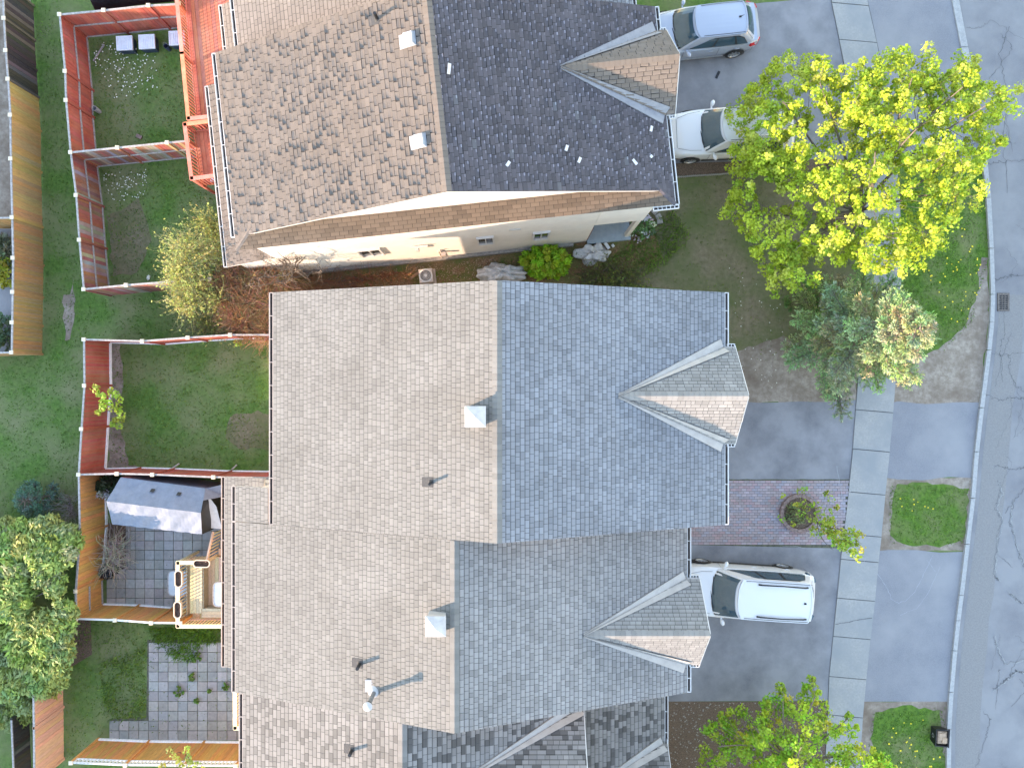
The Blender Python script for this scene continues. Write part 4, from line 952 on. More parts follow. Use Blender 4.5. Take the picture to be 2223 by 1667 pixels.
m.mesh([UR, tail, tail+V3(-.1, -.5, -.3), RR.lerp(UR, .5)], [(0, 1, 2, 3)]); m.build('awning', 'tarp', T)
m = MB(); p0, p1, p2, p3 = S(452, 1075, 1.8), S(470, 1100, 1.5), S(482, 1148, .9), S(458, 1146, 1.0)
m.mesh([p0, p1, p2, p3, p0-V3(.02, 0, .05), p3-V3(.02, 0, .05)], [(0, 1, 2, 3), (0, 3, 5, 4)]); m.build('door_flap', 'tarp_white', T)
for a_, b_, s_ in ((RL, RR, .42), (RL, RR, .72)):
    p = UL.lerp(UR, s_).lerp(RL.lerp(RR, s_), .35); m = MB(); d = (UR-UL).normalized(); e = ((RL-UL).normalized()+V3(0, 0, .12)).normalized(); m.obox(p+V3(0, 0, .02), d*.07, e*.07, V3(0, 0, .006)); m.build('patch', 'car_black', T)
# ================================================================ SMALL THINGS
def bin_box(px, py, label, lid=True, w_=.62, l_=.55, h=.42, rot=.05):
    p = S(px, py, h); T = thing('storage_bin', (p.x, p.y, 0), label, 'storage bin', 'white lidded bins along the top red fence'); a = V3(math.cos(rot), math.sin(rot), 0); b = V3(-a.y, a.x, 0); p = V3(p.x, p.y, 0)
    m = MB(); lo = [p+a*sx*w_*.42+b*sy*l_*.42 for sx, sy in ((-1, -1), (1, -1), (1, 1), (-1, 1))]; hi = [p+a*sx*w_*.48+b*sy*l_*.48+V3(0, 0, h-.05) for sx, sy in ((-1, -1), (1, -1), (1, 1), (-1, 1))]
    m.mesh(lo+hi, [(3, 2, 1, 0), (4, 5, 6, 7), (0, 1, 5, 4), (1, 2, 6, 5), (2, 3, 7, 6), (3, 0, 4, 7)]); m.build('tub', 'bin_blue', T)
    m = MB(); m.obox(p+V3(0, 0, h-.03), a*w_/2, b*l_/2, V3(0, 0, .02))
    for s_ in (-1, 1): m.obox(p+b*s_*(l_/2-.02)+V3(0, 0, h), a*w_/2, b*.02, V3(0, 0, .015)); m.obox(p+a*s_*(w_/2-.02)+V3(0, 0, h), a*.02, b*(l_/2-.04), V3(0, 0, .015))
    for k in range(6): m.obox(p+a*(-w_*.22+w_*.11*k)+V3(0, 0, h-.005), a*.012, b*l_*.38, V3(0, 0, .01))
    m.build('lid', 'bin_white', T)
bin_box(270, 94, 'leftmost of the three white lidded storage bins'); bin_box(318.5, 91, 'middle one of the three white lidded storage bins'); bin_box(384, 83, 'white storage bin partly hidden by the red deck railing')
def bucket(px, py, r_, h, mat, label, name='bucket', cat='bucket'):
    p = S(px, py, 0); m = MB(); n = 20; R0 = [(p.x+r_*.82*math.cos(t), p.y+r_*.82*math.sin(t), 0) for t in [2*math.pi*k/n for k in range(n)]]
    R1 = [(p.x+r_*math.cos(t), p.y+r_*math.sin(t), h) for t in [2*math.pi*k/n for k in range(n)]]; R2 = [(p.x+r_*.9*math.cos(t), p.y+r_*.9*math.sin(t), h) for t in [2*math.pi*k/n for k in range(n)]]; R3 = [(x, y, h*.35) for x, y, z in R2]
    f = [(i, (i+1) % n, n+(i+1) % n, n+i) for i in range(n)]
    m.mesh(R0+R1, f); m.mesh(R1+R2, f); m.mesh(R2+R3, f); m.face(R3); T = m.build(name, mat, label=label, cat=cat, origin=p, smooth=40)
    m = MB(); m.tube([(p.x-r_, p.y, h), (p.x-r_*.7, p.y+.05, h+.08), (p.x, p.y+.09, h+.12), (p.x+r_*.7, p.y+.05, h+.08), (p.x+r_, p.y, h)], .006, 5); m.build('handle', 'pipe_grey', T)
bucket(216, 243, .1, .36, 'vent_white', 'white bucket beside the long red fence'); bucket(368, 108, .1, .3, 'bin_blue', 'dark bucket below the right storage bin')
m = MB(); p = S(302, 297, .03); m.obox(p, V3(.1, -.05, 0), V3(.05, .1, 0)*.6, V3(0, 0, .03)); m.build('brick', 'brick_ring', label='loose pinkish brick in the upper yard grass', cat='brick', origin=p)
m = MB(); m.beam(S(203, 133, .04), S(226, 97, .12), .05, .04); m.build('plank', 'rail_grey', label='thin grey plank leaning in the corner of the upper yard', cat='plank', origin=S(214, 115))
for a_, b_, lb in (((371, 1018), (389, 1006), 'short grey stick leaning on the red fence above the tarp shelter'), ((503, 1019), (514, 1009), 'short pale stick leaning on the red fence near the gutter')):
    m = MB(); m.beam(S(*a_, .3), S(*b_, .05), .05, .03); m.build('stick', 'rail_grey', label=lb, cat='stick', origin=S(*a_))
# dark canopy above the top red fence
T = thing('canopy', tuple(S(290, -30)), 'dark blue black canopy behind the top red fence, cut by the top edge', 'canopy')
m = MB(); q = [S(190, -10, 1.9), S(207, 25, 1.3), S(300, 12, 1.3), S(390, 3, 1.3), S(400, -60, 1.4), S(200, -80, 1.4)]; top = S(295, -40, 2.2)
for i in range(6): m.face([q[i], q[(i+1) % 6], top])
m.build('cover', 'bag', T)
for i in (1, 3, 4, 5): m = MB(); m.tube([q[i]-V3(0, 0, q[i].z), q[i]], .025, 8); m.build('leg', 'pipe_grey', T)
# black bag by the patio bed
def blob(label, name, cat, px, py, rx, ry, h, mat, amp=.25, seed=1, res=(22, 12)):
    p = S(px, py, h*.5); rr = random.Random(seed); ph = [(rr.uniform(2, 9), rr.uniform(0, 6), rr.uniform(2, 7), rr.uniform(0, 6)) for _ in range(7)]; m = MB(); G = []
    for j in range(res[1]+1):
        v = math.pi/2*j/res[1]; row = []
        for i in range(res[0]):
            u = 2*math.pi*i/res[0]; k = 1+amp*sum(math.sin(a*u+b)*math.sin(c_*v+d) for a, b, c_, d in [(round(q[0]), q[1], q[2], q[3]) for q in ph])/3
            row.append((p.x+rx*k*math.cos(u)*math.cos(v)**.6, p.y+ry*k*math.sin(u)*math.cos(v)**.6, h*math.sin(v)*(.75+.25*k)))
        G.append(row)
    for j in range(res[1]):
        for i in range(res[0]): m.face([G[j][i], G[j][(i+1) % res[0]], G[j+1][(i+1) % res[0]], G[j+1][i]])
    o = m.build(name, mat, label=label, cat=cat, origin=(p.x, p.y, 0), smooth=60); return o
blob('shiny black garbage bag against the brown fence', 'garbage_bag', 'bag', 232, 1241, .34, .3, .5, 'bag', .22, 3)
blob('pale translucent plastic sheet over a heap right next to the middle roof', 'plastic_sheet', 'plastic sheet', 1088, 594, .95, .38, .7, 'plastic_film', .3, 5, (40, 16))
blob('crumpled clear plastic bag lying near the side porch', 'plastic_bag', 'plastic sheet', 1288, 552, .6, .33, .4, 'plastic_film', .6, 8, (40, 16))
m = MB(); m.beam(S(1313, 527, .1), S(1322, 540, .06), .12, .07); m.build('downspout_extension', 'white_trim', label='white downspout end beside the porch', cat='downspout', origin=S(1317, 533))
m = MB(); m.beam(S(1329, 531, .1), S(1332, 536, .06), .09, .09); m.build('block', 'white_trim', label='small white block on the mulch in front of the porch', cat='block', origin=S(1330, 533))
blob('white plastic scrap on the worn grass behind the garden shrub', 'plastic_scrap', 'litter', 322, 603, .06, .1, .06, 'petal', .5, 2, (10, 4))
# air conditioner
p = S(924, 598, .7); p = V3(p.x, p.y, 0); T = thing('air_conditioner', tuple(p), 'square white outdoor air conditioner with round fan grille by the side wall', 'air conditioner')
m = MB(); s_ = .26; m.obox(p+V3(0, 0, .36), bu*s_, bn*s_, V3(0, 0, .3)); m.obox(p+V3(0, 0, .03), bu*.33, bn*.33, V3(0, 0, .03)); m.build('body', 'gutter_metal', T)
m = MB(); n = 28
for r0, r1, zz in ((.26, .215, .67),):
    A_ = [p+V3(r0*math.cos(2*math.pi*k/n), r0*math.sin(2*math.pi*k/n), zz) for k in range(n)]; B_ = [p+V3(r1*math.cos(2*math.pi*k/n), r1*math.sin(2*math.pi*k/n), zz+.02) for k in range(n)]
    m.mesh(A_+B_, [(i, (i+1) % n, n+(i+1) % n, n+i) for i in range(n)])
for k in range(24):
    t = 2*math.pi*k/24; m.tube([p+V3(.06*math.cos(t), .06*math.sin(t), .7), p+V3(.215*math.cos(t), .215*math.sin(t), .685)], .004, 4)
for r0 in (.1, .15, .2): m.tube([p+V3(r0*math.cos(2*math.pi*k/20), r0*math.sin(2*math.pi*k/20), .69) for k in range(21)], .004, 4)
m.tube([p+V3(0, 0, .67), p+V3(0, 0, .71)], .06, 14); gr = m.build('fan_grille', 'white_trim', T)
m = MB(); m.prism([(p.x+.213*math.cos(2*math.pi*k/n), p.y+.213*math.sin(2*math.pi*k/n)) for k in range(n)], .662, .666)
m.build('fan_well', 'iron', gr)
m = MB(); m.beam(S(890, 606, .03), S(908, 592, .03), .1, .05); m.build('plank', 'paper', label='short brown plank left of the air conditioner', cat='plank', origin=S(899, 600))
# recycling bin with a brown paper bag
p = S(2031, 1590, 0); a = V3(math.cos(-.06), math.sin(-.06), 0); b = V3(-a.y, a.x, 0)
T = thing('recycling_bin', tuple(p), 'open black recycling bin filled with cardboard standing on boulevard grass', 'recycling bin')
m = MB(); w0, l0, w1, l1, h = .2, .27, .25, .33, .44; lo = [p+a*sx*w0+b*sy*l0 for sx, sy in ((-1, -1), (1, -1), (1, 1), (-1, 1))]; hi = [p+a*sx*w1+b*sy*l1+V3(0, 0, h) for sx, sy in ((-1, -1), (1, -1), (1, 1), (-1, 1))]; hi2 = [p+a*sx*w1*.9+b*sy*l1*.92+V3(0, 0, h) for sx, sy in ((-1, -1), (1, -1), (1, 1), (-1, 1))]; lo2 = [p+a*sx*w0*.9+b*sy*l0*.92+V3(0, 0, .1) for sx, sy in ((-1, -1), (1, -1), (1, 1), (-1, 1))]
ff = [(i, (i+1) % 4, 4+(i+1) % 4, 4+i) for i in range(4)]; m.mesh(lo+hi, ff); m.mesh(hi+hi2, ff); m.mesh(hi2+lo2, ff); m.face(lo2)
m.obox(p+a*w1*1.05+V3(0, 0, h-.02), a*.02, b*.35, V3(0, 0, .025)); m.build('tub', 'black_plastic', T)
m = MB(); m.obox(p+V3(0, 0, .3)+a*.02, a*.17, b*.24, V3(0, 0, .08)+a*.02); m.obox(p+V3(.02, .05, .39), a*.12+b*.03, b*.13, V3(0, 0, .02)+a*.02); m.obox(p+V3(.1, -.1, .4), a*.09, b*.1, V3(.01, 0, .03)); m.build('cardboard', 'paper', T)
m = MB(); nm = (-a*h+V3(0, 0, -(w1-w0))).normalized(); upv = (V3(0, 0, h)-a*(w1-w0)).normalized(); cc = p-a*(w0+w1)/2+V3(0, 0, h*.5)+nm*.004   # three chasing arrows on the side
for k in range(3):
    t0 = 2*math.pi*k/3+.3
    P_ = [cc+(b*math.cos(t0+s_)+upv*math.sin(t0+s_))*.07 for s_ in (0, .35, .7, 1.05, 1.4)]
    for q0, q1 in zip(P_, P_[1:]): d = (q1-q0).normalized(); e = nm.cross(d); m.face([q0-e*.014, q1-e*.014, q1+e*.014, q0+e*.014])
    d = (P_[-1]-P_[-2]).normalized(); e = nm.cross(d); m.face([P_[-1]-e*.03, P_[-1]+d*.035, P_[-1]+e*.03])
m.build('recycling_symbol', 'vent_white', T)
# catch basin grate
p = S(2178, 656, .01); T = thing('storm_drain', tuple(p), 'rectangular iron storm drain grate in the road by the kerb', 'drain grate')
m = MB(); m.box(p.x-.24, p.x+.24, p.y-.36, p.y+.36, .004, .014); m.build('drain_pit', 'car_black', T)
m = MB()
for sx in (-1, 1): m.box(p.x+sx*.2-.035, p.x+sx*.2+.035, p.y-.33, p.y+.33, .014, .03)
for sy in (-1, 1): m.box(p.x-.235, p.x+.235, p.y+sy*.32-.035, p.y+sy*.32+.035, .014, .0305)
for k in range(8): y_ = p.y-.285+.57*(k+.5)/8; m.box(p.x-.165, p.x+.165, y_+.02, y_+.045, .014, .0295)
for k in (-1, 1): m.box(p.x+k*.055-.012, p.x+k*.055+.012, p.y-.285, p.y+.285, .0142, .0285)
m.build('grate', 'iron', T)
# black strip lying on the driveway
m = MB(); p = S(1558, 163, .015); d = V3(.09, .2, 0).normalized(); m.obox(p, d*.15, V3(-d.y, d.x, 0)*.05, V3(0, 0, .012)); m.obox(p+d*.1+V3(0, 0, .015), d*.04, V3(-d.y, d.x, 0)*.05, V3(0, 0, .008)); m.build('shingle_fragment', 'black_plastic', label='small black shingle strip lying on the driveway between two cars', cat='debris', origin=p)
# edging stones along the driveway and around the front corner
k = 0
for i in range(44):
    px = 1462+i*4.3; py = 385-i*.28+rnd(-.4, .4); p = S(px, py, .04); m = MB(); m.obox(p, V3(.03, 0, 0), V3(rnd(-.01, .01), .035, 0), V3(0, 0, .04)) if 0 else m.tube([(p.x, p.y, 0), (p.x, p.y, .06), (p.x, p.y, .075)], [.036, .036, .02], 8)
    m.build('edging_stone', 'stone', label='small round edging stone in the row along the driveway bed', cat='edging stone', group='edging stones along the driveway bed', origin=(p.x, p.y, 0))
dsheet('mulch_bed', [(1440, 356), (1800, 345), (1860, 350), (1860, 368), (1600, 374), (1440, 384)], 'mulch', .011)
for i, (px, py) in enumerate([(1413, 452), (1422, 460), (1429, 470), (1432, 481)]):
    p = S(px, py, .05); m = MB(); t = .5+i*.3; d = V3(math.cos(t), -math.sin(t), 0); m.obox(p, d*.09, V3(d.y, -d.x, 0)*.11, V3(0, 0, .05)); m.build('edging_stone', 'stone', label='grey block in the curved edging at the old house front corner', cat='edging stone', group='curved edging blocks at the corner', origin=(p.x, p.y, 0))
# ring planter on the brick paving
p = S(1733, 1113, 0); T = thing('ring_planter', tuple(p), 'round raised brick planter ring with a young maple in it', 'planter')
n = 26; m = MB()
for k in range(n):
    t0, t1 = 2*math.pi*(k+.03)/n, 2*math.pi*(k+.97)/n; q = [(p.x+r_*math.cos(t), p.y+r_*math.sin(t)) for r_, t in ((.62, t0), (.76, t0), (.76, t1), (.62, t1))]; m.prism(q, 0, .16+rnd(-.01, .01), tone(.85, 1.15))
m.build('wall', 'brick_ring', T)
m = MB(); m.prism([(p.x+.625*math.cos(2*math.pi*k/30), p.y+.625*math.sin(2*math.pi*k/30)) for k in range(30)], 0, .09); m.build('soil', 'mulch', T)
# ================================================================ CARS (local: +x is the nose)
def car(label, px, py, zc, rot, L, W, H, paint, kind, group=None):
    c = S(px, py, zc); M = Matrix.Translation((c.x, c.y, 0)) @ Matrix.Rotation(R(rot), 4, 'Z'); T = thing('parked_car', (c.x, c.y, 0), label, 'car', 'cars parked on the driveways')
    tr = lambda p: M @ Vector(p); h = L/2; hw = W/2
    van = kind == 'van'; hatch = kind == 'hatch'
    # stations: x, half width, belt z, centre z, bottom z
    if van: st = [(h, .58, .55, .62, .3), (h-.1, .78, .72, .76, .2), (h-.35, .90, .88, .93, .18), (h-.75, .965, .96, 1.02, .18), (h-1.15, .985, 1.02, 1.1, .18), (h-1.7, 1, 1.05, 1.1, .18), (0, 1, 1.07, 1.12, .18), (-h+1.2, .995, 1.1, 1.14, .18), (-h+.5, .97, 1.12, 1.14, .2), (-h+.15, .9, 1.1, 1.12, .24), (-h, .74, .9, .95, .32)]
    else: st = [(h, .55, .5, .58, .3), (h-.1, .76, .66, .72, .2), (h-.35, .89, .8, .86, .18), (h-.8, .96, .88, .97, .18), (h-1.25, .985, .93, 1.04, .18), (h-1.8, 1, .96, 1.04, .18), (0, 1, .98, 1.06, .18), (-h+1.2, .99, 1.0, 1.06, .18), (-h+.5, .96, 1.03, 1.06, .2), (-h+.15, .88, 1.02, 1.05, .24), (-h, .7, .85, .9, .32)]
    k_ = 1.0 if not hatch else .95
    def sec(s):
        x, wf, zb, zc_, z0 = s; w_ = wf*hw; zb *= k_; zc_ *= k_
        half = [(0, z0), (w_*.86, z0), (w_*.96, z0+.12), (w_, z0+(zb-z0)*.45), (w_*.985, z0+(zb-z0)*.75), (w_*.95, zb-.04), (w_*.88, zb+.01), (w_*.6, zb+(zc_-zb)*.75), (0, zc_)]
        xr = x
        return [(xr, y, z) for y, z in half]+[(xr, -y, z) for y, z in half[-2:0:-1]]
    m = MB(); S0 = [sec(s) for s in st]
    # denser stations by interpolation
    SS = []
    for a, b in zip(S0, S0[1:]):
        SS.append(a); SS.append([tuple((p+q)/2 for p, q in zip(u, v)) for u, v in zip(a, b)])
    SS.append(S0[-1]); n = len(SS[0]); V = [tr(p) for s in SS for p in s]
    F = [(i*n+j, (i+1)*n+j, (i+1)*n+(j+1) % n, i*n+(j+1) % n) for i in range(len(SS)-1) for j in range(n)]+[tuple(range(n)), tuple((len(SS)-1)*n+j for j in range(n))[::-1]]
    m.mesh(V, F); 
    xb = h-1.15 if van else (h-1.12 if hatch else h-1.2)      # windscreen base
    xr = h-(1.95 if van else 1.85); xe = -h+(.42 if van else .62 if hatch else .5); xq = -h+(.12 if van else .2)
    zt = H; wb, wr = hw*.9, hw*(.74 if van else .69); zb = (1.05 if van else .98)*k_
    def cab(s, t, o=0):                 # s 0 front..1 rear along each level, level t 0 belt ..1 roof
        pass
    # upper body as a lofted shell
    lv = []
    for t in (0, .25, .5, .75, .92, 1.0):
        z = zb-.02+(zt-.05-zb)*t; e = t**1.15; w_ = wb+(wr-wb)*e; x0 = xb+(xr-xb)*t+.05*math.sin(t*math.pi); x1 = xq+(xe-xq)*e
        ring = []
        cfx = [(x0-.22*w_/hw, w_), (x0-.06, w_*.82), (x0, w_*.42), (x0+.02, 0), (x0, -w_*.42), (x0-.06, -w_*.82), (x0-.22*w_/hw, -w_)]
        crx = [(x1+.15, -w_*.97), (x1+.03, -w_*.82), (x1, 0), (x1+.03, w_*.82), (x1+.15, w_*.97)]
        mids = lambda sg: [(x0+(x1-x0)*q, sg*w_*(1+.015*math.sin(q*math.pi))) for q in (.35, .5, .65, .82)]
        ring = cfx+mids(-1)+crx+[p for p in mids(1)[::-1]]
        lv.append([(x, y, z) for x, y in ring])
    n2 = len(lv[0]); V = [tr(p) for l in lv for p in l]; m.mesh(V, [(i*n2+j, i*n2+(j+1) % n2, (i+1)*n2+(j+1) % n2, (i+1)*n2+j) for i in range(len(lv)-1) for j in range(n2)])
    # crowned roof
    rp = lv[-1]; nn = 8; xm = (xr+xe)/2; G = []
    for i in range(nn+1):
        row = []
        for j in range(nn+1):
            q = -1+2*j/nn; s_ = i/nn; xf = xr+.02*(1-q*q)-.2*wr/hw*abs(q)**3; xk = xe+.12*abs(q)**3; x = xf+(xk-xf)*s_; y = wr*q*(1+.015*math.sin(s_*math.pi)*1)
            z = zt-.05+.05*(1-abs(q)**2.5)*(.5+.5*math.sin(math.pi*min(1, max(0, s_*.9+.05))))
            row.append(tr((x, y, z)))
        G.append(row)
    for i in range(nn):
        for j in range(nn): m.face([G[i][j], G[i+1][j], G[i+1][j+1], G[i][j+1]])
    body = m.build('body', paint, T, smooth=38)
    # glass
    def lerp3(a, b, t): return tuple(p+(q-p)*t for p, q in zip(a, b))
    def front(s, t, o):                 # s -1..1 across, t 0..1 up
        e = max(0, t)**1.15; w_ = wb+(wr-wb)*e; x0 = xb+(xr-xb)*t+.05*math.sin(t*math.pi)
        x = x0+.02-.05*abs(s)**2*1-.17*abs(s)**4*w_/hw; return tr((x+o*.75, s*w_*.93, zb-.02+(zt-.05-zb)*t+o*.7))
    m = MB(); N_ = 12; T_ = 6; G = [[front(-1+2*j/N_, .03+.9*i/T_, .03) for j in range(N_+1)] for i in range(T_+1)]
    for i in range(T_):
        for j in range(N_): m.face([G[i][j], G[i+1][j], G[i+1][j+1], G[i][j+1]])
    ws = m.build('windscreen', 'car_glass', T, smooth=60)
    m = MB(); m.tube([front(-.75, .02, .05), front(-.1, .1, .055), front(.05, .16, .055)], .012, 5); m.build('wiper', 'car_black', ws)
    m = MB(); m.tube([front(-.1, .02, .05), front(.5, .1, .055), front(.7, .14, .055)], .012, 5); m.build('wiper', 'car_black', ws)
    m = MB(); G = [[front(-.99+1.98*j/N_, -.09+.17*i, .032) for j in range(N_+1)] for i in range(2)]
    for j in range(N_): m.face([G[0][j], G[1][j], G[1][j+1], G[0][j+1]])
    m.build('cowl', 'car_black', T)
    def side(s, t, sg, o=.012):
        e = t**1.15; w_ = (wb+(wr-wb)*e); x0 = xb+(xr-xb)*t+.05*math.sin(t*math.pi)-.22*w_/hw; x1 = xq+(xe-xq)*e+.15
        x = x0+(x1-x0)*s; return tr((x, sg*(w_*(1+.015*math.sin(s*math.pi))+o), zb-.02+(zt-.05-zb)*t+.004))
    cuts = [(.1, .36), (.39, .64), (.67, .93)] if van else [(.1, .42), (.45, .76), (.79, .93)]
    for sg in (-1, 1):
        for i, (s0, s1) in enumerate(cuts):
            m = MB(); K = 6
            tb = .12; tt = .84
            ql = [(s0, tb if i else tb), (s1, tb)]; ce = i == 2
            G = [[side(s0+(s1-s0)*k/K+(0 if not (i == 0) else (1-k/K)*.1*(q/4)), tb+(tt-tb)*(q/4)*(1-(.35 if ce and not van else .12 if ce else 0)*(k/K)**2), sg) for k in range(K+1)] for q in range(5)]
            if i == 0 : G = [[side(s0+.02+(s1-s0-.02)*k/K, tb+(tt-tb)*(q/4)*min(1, .12+k/K*1.6), sg) for k in range(K+1)] for q in range(5)]
            for q in range(4):
                for k in range(K): m.face([G[q][k], G[q][k+1], G[q+1][k+1], G[q+1][k]][::sg])
            m.build('side_window', 'car_glass', T, smooth=50)
        m = MB(); G = [[side(.1+.84*k/10, .1+.78*(q/3)*min(1, .1+k/3.2)*(1-(.25 if k == 10 else 0)), sg, .006) for k in range(11)] for q in range(4)]
        for q in range(3):
            for k in range(10): m.face([G[q][k], G[q][k+1], G[q+1][k+1], G[q+1][k]][::sg])
        m.build('window_surround', 'car_black', T, smooth=50)
        m = MB(); pts = [side(.06, .08, sg, .02)]+[side(q/10, .95, sg, .012) for q in range(3, 10)]; m.tube([side(q/12, .07, sg, .016) for q in range(1, 12)], .012, 5); m.build('window_trim', 'car_black' if not hatch else 'rim', T)
    m = MB(); G = []
    for i in range(5):
        t = .22+.66*i/4; e = t**1.15; w_ = wb+(wr-wb)*e; x1 = xq+(xe-xq)*e
        G.append([tr((x1+.1*abs(q)**3-.02, q*w_*.88, zb-.02+(zt-.05-zb)*t+.01)) for q in [-1+2*j/8 for j in range(9)]])
    for i in range(4):
        for j in range(8): m.face([G[i][j], G[i][j+1], G[i+1][j+1], G[i+1][j]])
    m.build('rear_window', 'car_glass', T, smooth=60)
    # spoiler / hatch line / roof lines
    m = MB(); m.tube([tr((xe+.02+.1*abs(q)**3, q*wr*.95, zt-.03-.02*q*q)) for q in [-1+j/4 for j in range(9)]], .035, 6); m.build('spoiler', paint, T, smooth=50)
    m = MB()
    for sg in (-1, 1): m.tube([tr((xr-.25-.02*k+(xe+.2-xr+.25)*k/8, sg*wr*.93*(1+.015*math.sin(k/8*math.pi)), zt-.028+.012*math.sin(k/8*math.pi))) for k in range(9)], .009, 4)
    m.build('roof_seam', 'car_black', T)
    if kind != 'hatch':
        for sg in (-1, 1):
            xa, xz = xr-.75, xe+.25; m = MB(); zz = zt+.045
            m.tube([tr((xa+.05, sg*wr*.8, zt-.01)), tr((xa-.08, sg*wr*.8, zz)), tr(((xa+xz)/2, sg*wr*.815, zz+.01)), tr((xz+.08, sg*wr*.79, zz-.01)), tr((xz-.05, sg*wr*.79, zt-.03))], [.035, .028, .024, .028, .035], 8); m.build('roof_rail', 'car_black' if van else 'rim', T, smooth=50)
    m = MB(); ax = xe+.28; m.tube([tr((ax, 0, zt)), tr((ax-.12 if hatch else ax-.04, 0, zt+(.12 if hatch else .05)))], [.02, .006], 6); m.obox(tr((ax, 0, zt+.005)), (M.to_3x3() @ V3(.04, 0, 0)), (M.to_3x3() @ V3(0, .03, 0)), V3(0, 0, .012)); m.build('antenna', 'car_black', T)
    # bonnet shut lines
    m = MB()
    for sg in (-1, 1): m.tube([tr((x, sg*y, z)) for x, y, z in ((xb+.02, hw*.8, st[4][3]*k_-.02), (h-.75, hw*.76, st[3][3]*k_-.035), (h-.33, hw*.62, st[2][3]*k_-.02))], .006, 4)
    m.tube([tr((h-.3, y, st[2][3]*k_-.012+.01*(1-abs(y)))) for y in (-hw*.6, -hw*.3, 0, hw*.3, hw*.6)], .006, 4); m.build('hood_seam', 'car_black', T)
    # lamps
    for sg in (-1, 1):
        m = MB(); zz = (.72 if van else .66)*k_
        q = [(h-.08, .52, zz), (h-.2, .74, zz), (h-.55, .86, zz+.12), (h-.62, .8, zz+.17), (h-.3, .6, zz+.12)]
        P_ = [tr((x+.01, sg*y*hw*1.02, z+.03)) for x, y, z in q]; P2 = [tr((x-.1, sg*y*hw*.9, z-.1)) for x, y, z in q]; nq = len(q)
        m.mesh(P_+P2, [tuple(range(nq))]+[(i, (i+1) % nq, nq+(i+1) % nq, nq+i) for i in range(nq)]); m.build('headlight', 'lamp_clear', T)
        m = MB(); zt_ = 1.0 if van else .9*k_
        q = [(-h+.03, .62, zt_-.14), (-h+.12, .84, zt_-.16), (-h+.42, .965, zt_-.04), (-h+.4, .93, zt_+.07), (-h+.1, .78, zt_+.06), (-h+.02, .64, zt_+.02)]
        P_ = [tr((x-.012, sg*y*hw*1.02, z)) for x, y, z in q]; P2 = [tr((x+.15, sg*y*hw*.8, z)) for x, y, z in q]; nq = len(q)
        m.mesh(P_+P2, [tuple(range(nq))]+[(i, (i+1) % nq, nq+(i+1) % nq, nq+i) for i in range(nq)]); m.build('tail_light', 'lamp_red' if not van else 'car_glass', T)
    # grille, bumpers trim, door handles, mirrors
    m = MB(); m.obox(tr((h-.03, 0, .48)), M.to_3x3() @ V3(.03, 0, 0), M.to_3x3() @ V3(0, hw*.5, 0), V3(0, 0, .1)); m.build('grille', 'car_black', T)
    for sg in (-1, 1):
        for s_ in (.33, .66):
            x = xb-.35+(xq-xb)*s_; m = MB(); m.tube([tr((x+.09, sg*hw*.985, .82*k_)), tr((x, sg*hw*1.01, .825*k_)), tr((x-.09, sg*hw*.985, .82*k_))], .016, 6); m.build('door_handle', paint, T)
        m = MB()
        for s_ in (.02, .47, .9):
            x = xb-.25+(xq-xb)*s_*.98; m.tube([tr((x, sg*(hw*q+.002), z*k_)) for q, z in ((.965, .3), (1.0, .52), (.99, .74), (.955, .93))], .005, 4)
        m.build('door_seam', 'car_black', T)
        m = MB(); bx = xb-.42; m.obox(tr((bx, sg*(hw*.93+.06), zb+.02)), M.to_3x3() @ V3(.03, 0, 0), M.to_3x3() @ V3(0, .08, 0), V3(0, 0, .02))
        ring = []
        for i in range(7):
            t = -1+2*i/6; r_ = math.sqrt(max(.02, 1-t*t)); ring.append([tr((bx-.02+.085*r_*math.cos(a_)-.05*(t+1)*.5, sg*(hw*.93+.17+.12*t), zb+.06+.075*r_*math.sin(a_))) for a_ in [2*math.pi*k/10 for k in range(10)]])
        V = [p for r_ in ring for p in r_]; m.mesh(V, [(i*10+j, i*10+(j+1) % 10, (i+1)*10+(j+1) % 10, (i+1)*10+j) for i in range(6) for j in range(10)]+[tuple(range(10)), tuple(60+j for j in range(10))]); m.build('wing_mirror', paint, T, smooth=50)
    for sg in (-1, 1):
        m = MB(); m.tube([tr((h-1.35, sg*hw*.965, .26)), tr((-h+1.3, sg*hw*.965, .26))], .03, 6)
        m.build('sill_trim', 'rim' if hatch else 'car_black', T)
    # wheels
    for x in (h-.9, -h+.88 if not van else -h+1.05):
        for sg in (-1, 1):
            cpt = tr((x, sg*(hw-.09), .33)); ax = (M.to_3x3() @ V3(0, sg, 0)); rot_ = ax.cross(V3(0, 0, 1)); m = MB(); n3 = 28
            def ringp(r_, off): return [cpt+ax*off+(rot_*math.cos(2*math.pi*k/n3)+V3(0, 0, 1)*math.sin(2*math.pi*k/n3))*r_ for k in range(n3)]
            rr_ = [ringp(.31, -.12), ringp(.335, -.1), ringp(.335, .085), ringp(.31, .105), ringp(.23, .105)]
            V = [p for q in rr_ for p in q]; m.mesh(V, [(i*n3+j, i*n3+(j+1) % n3, (i+1)*n3+(j+1) % n3, (i+1)*n3+j) for i in range(4) for j in range(n3)]); 
            wheel = m.build('wheel', 'tyre', T, smooth=40); m = MB()
            rr_ = [ringp(.23, .106), ringp(.21, .09), ringp(.2, .06)]; V = [p for q in rr_ for p in q]; m.mesh(V, [(i*n3+j, i*n3+(j+1) % n3, (i+1)*n3+(j+1) % n3, (i+1)*n3+j) for i in range(2) for j in range(n3)])
            for k in range(7):
                t = 2*math.pi*k/7; d = rot_*math.cos(t)+V3(0, 0, 1)*math.sin(t); e = rot_*-math.sin(t)+V3(0, 0, 1)*math.cos(t); m.obox(cpt+ax*.085+d*.11, d*.1, e*.022, ax*.012)
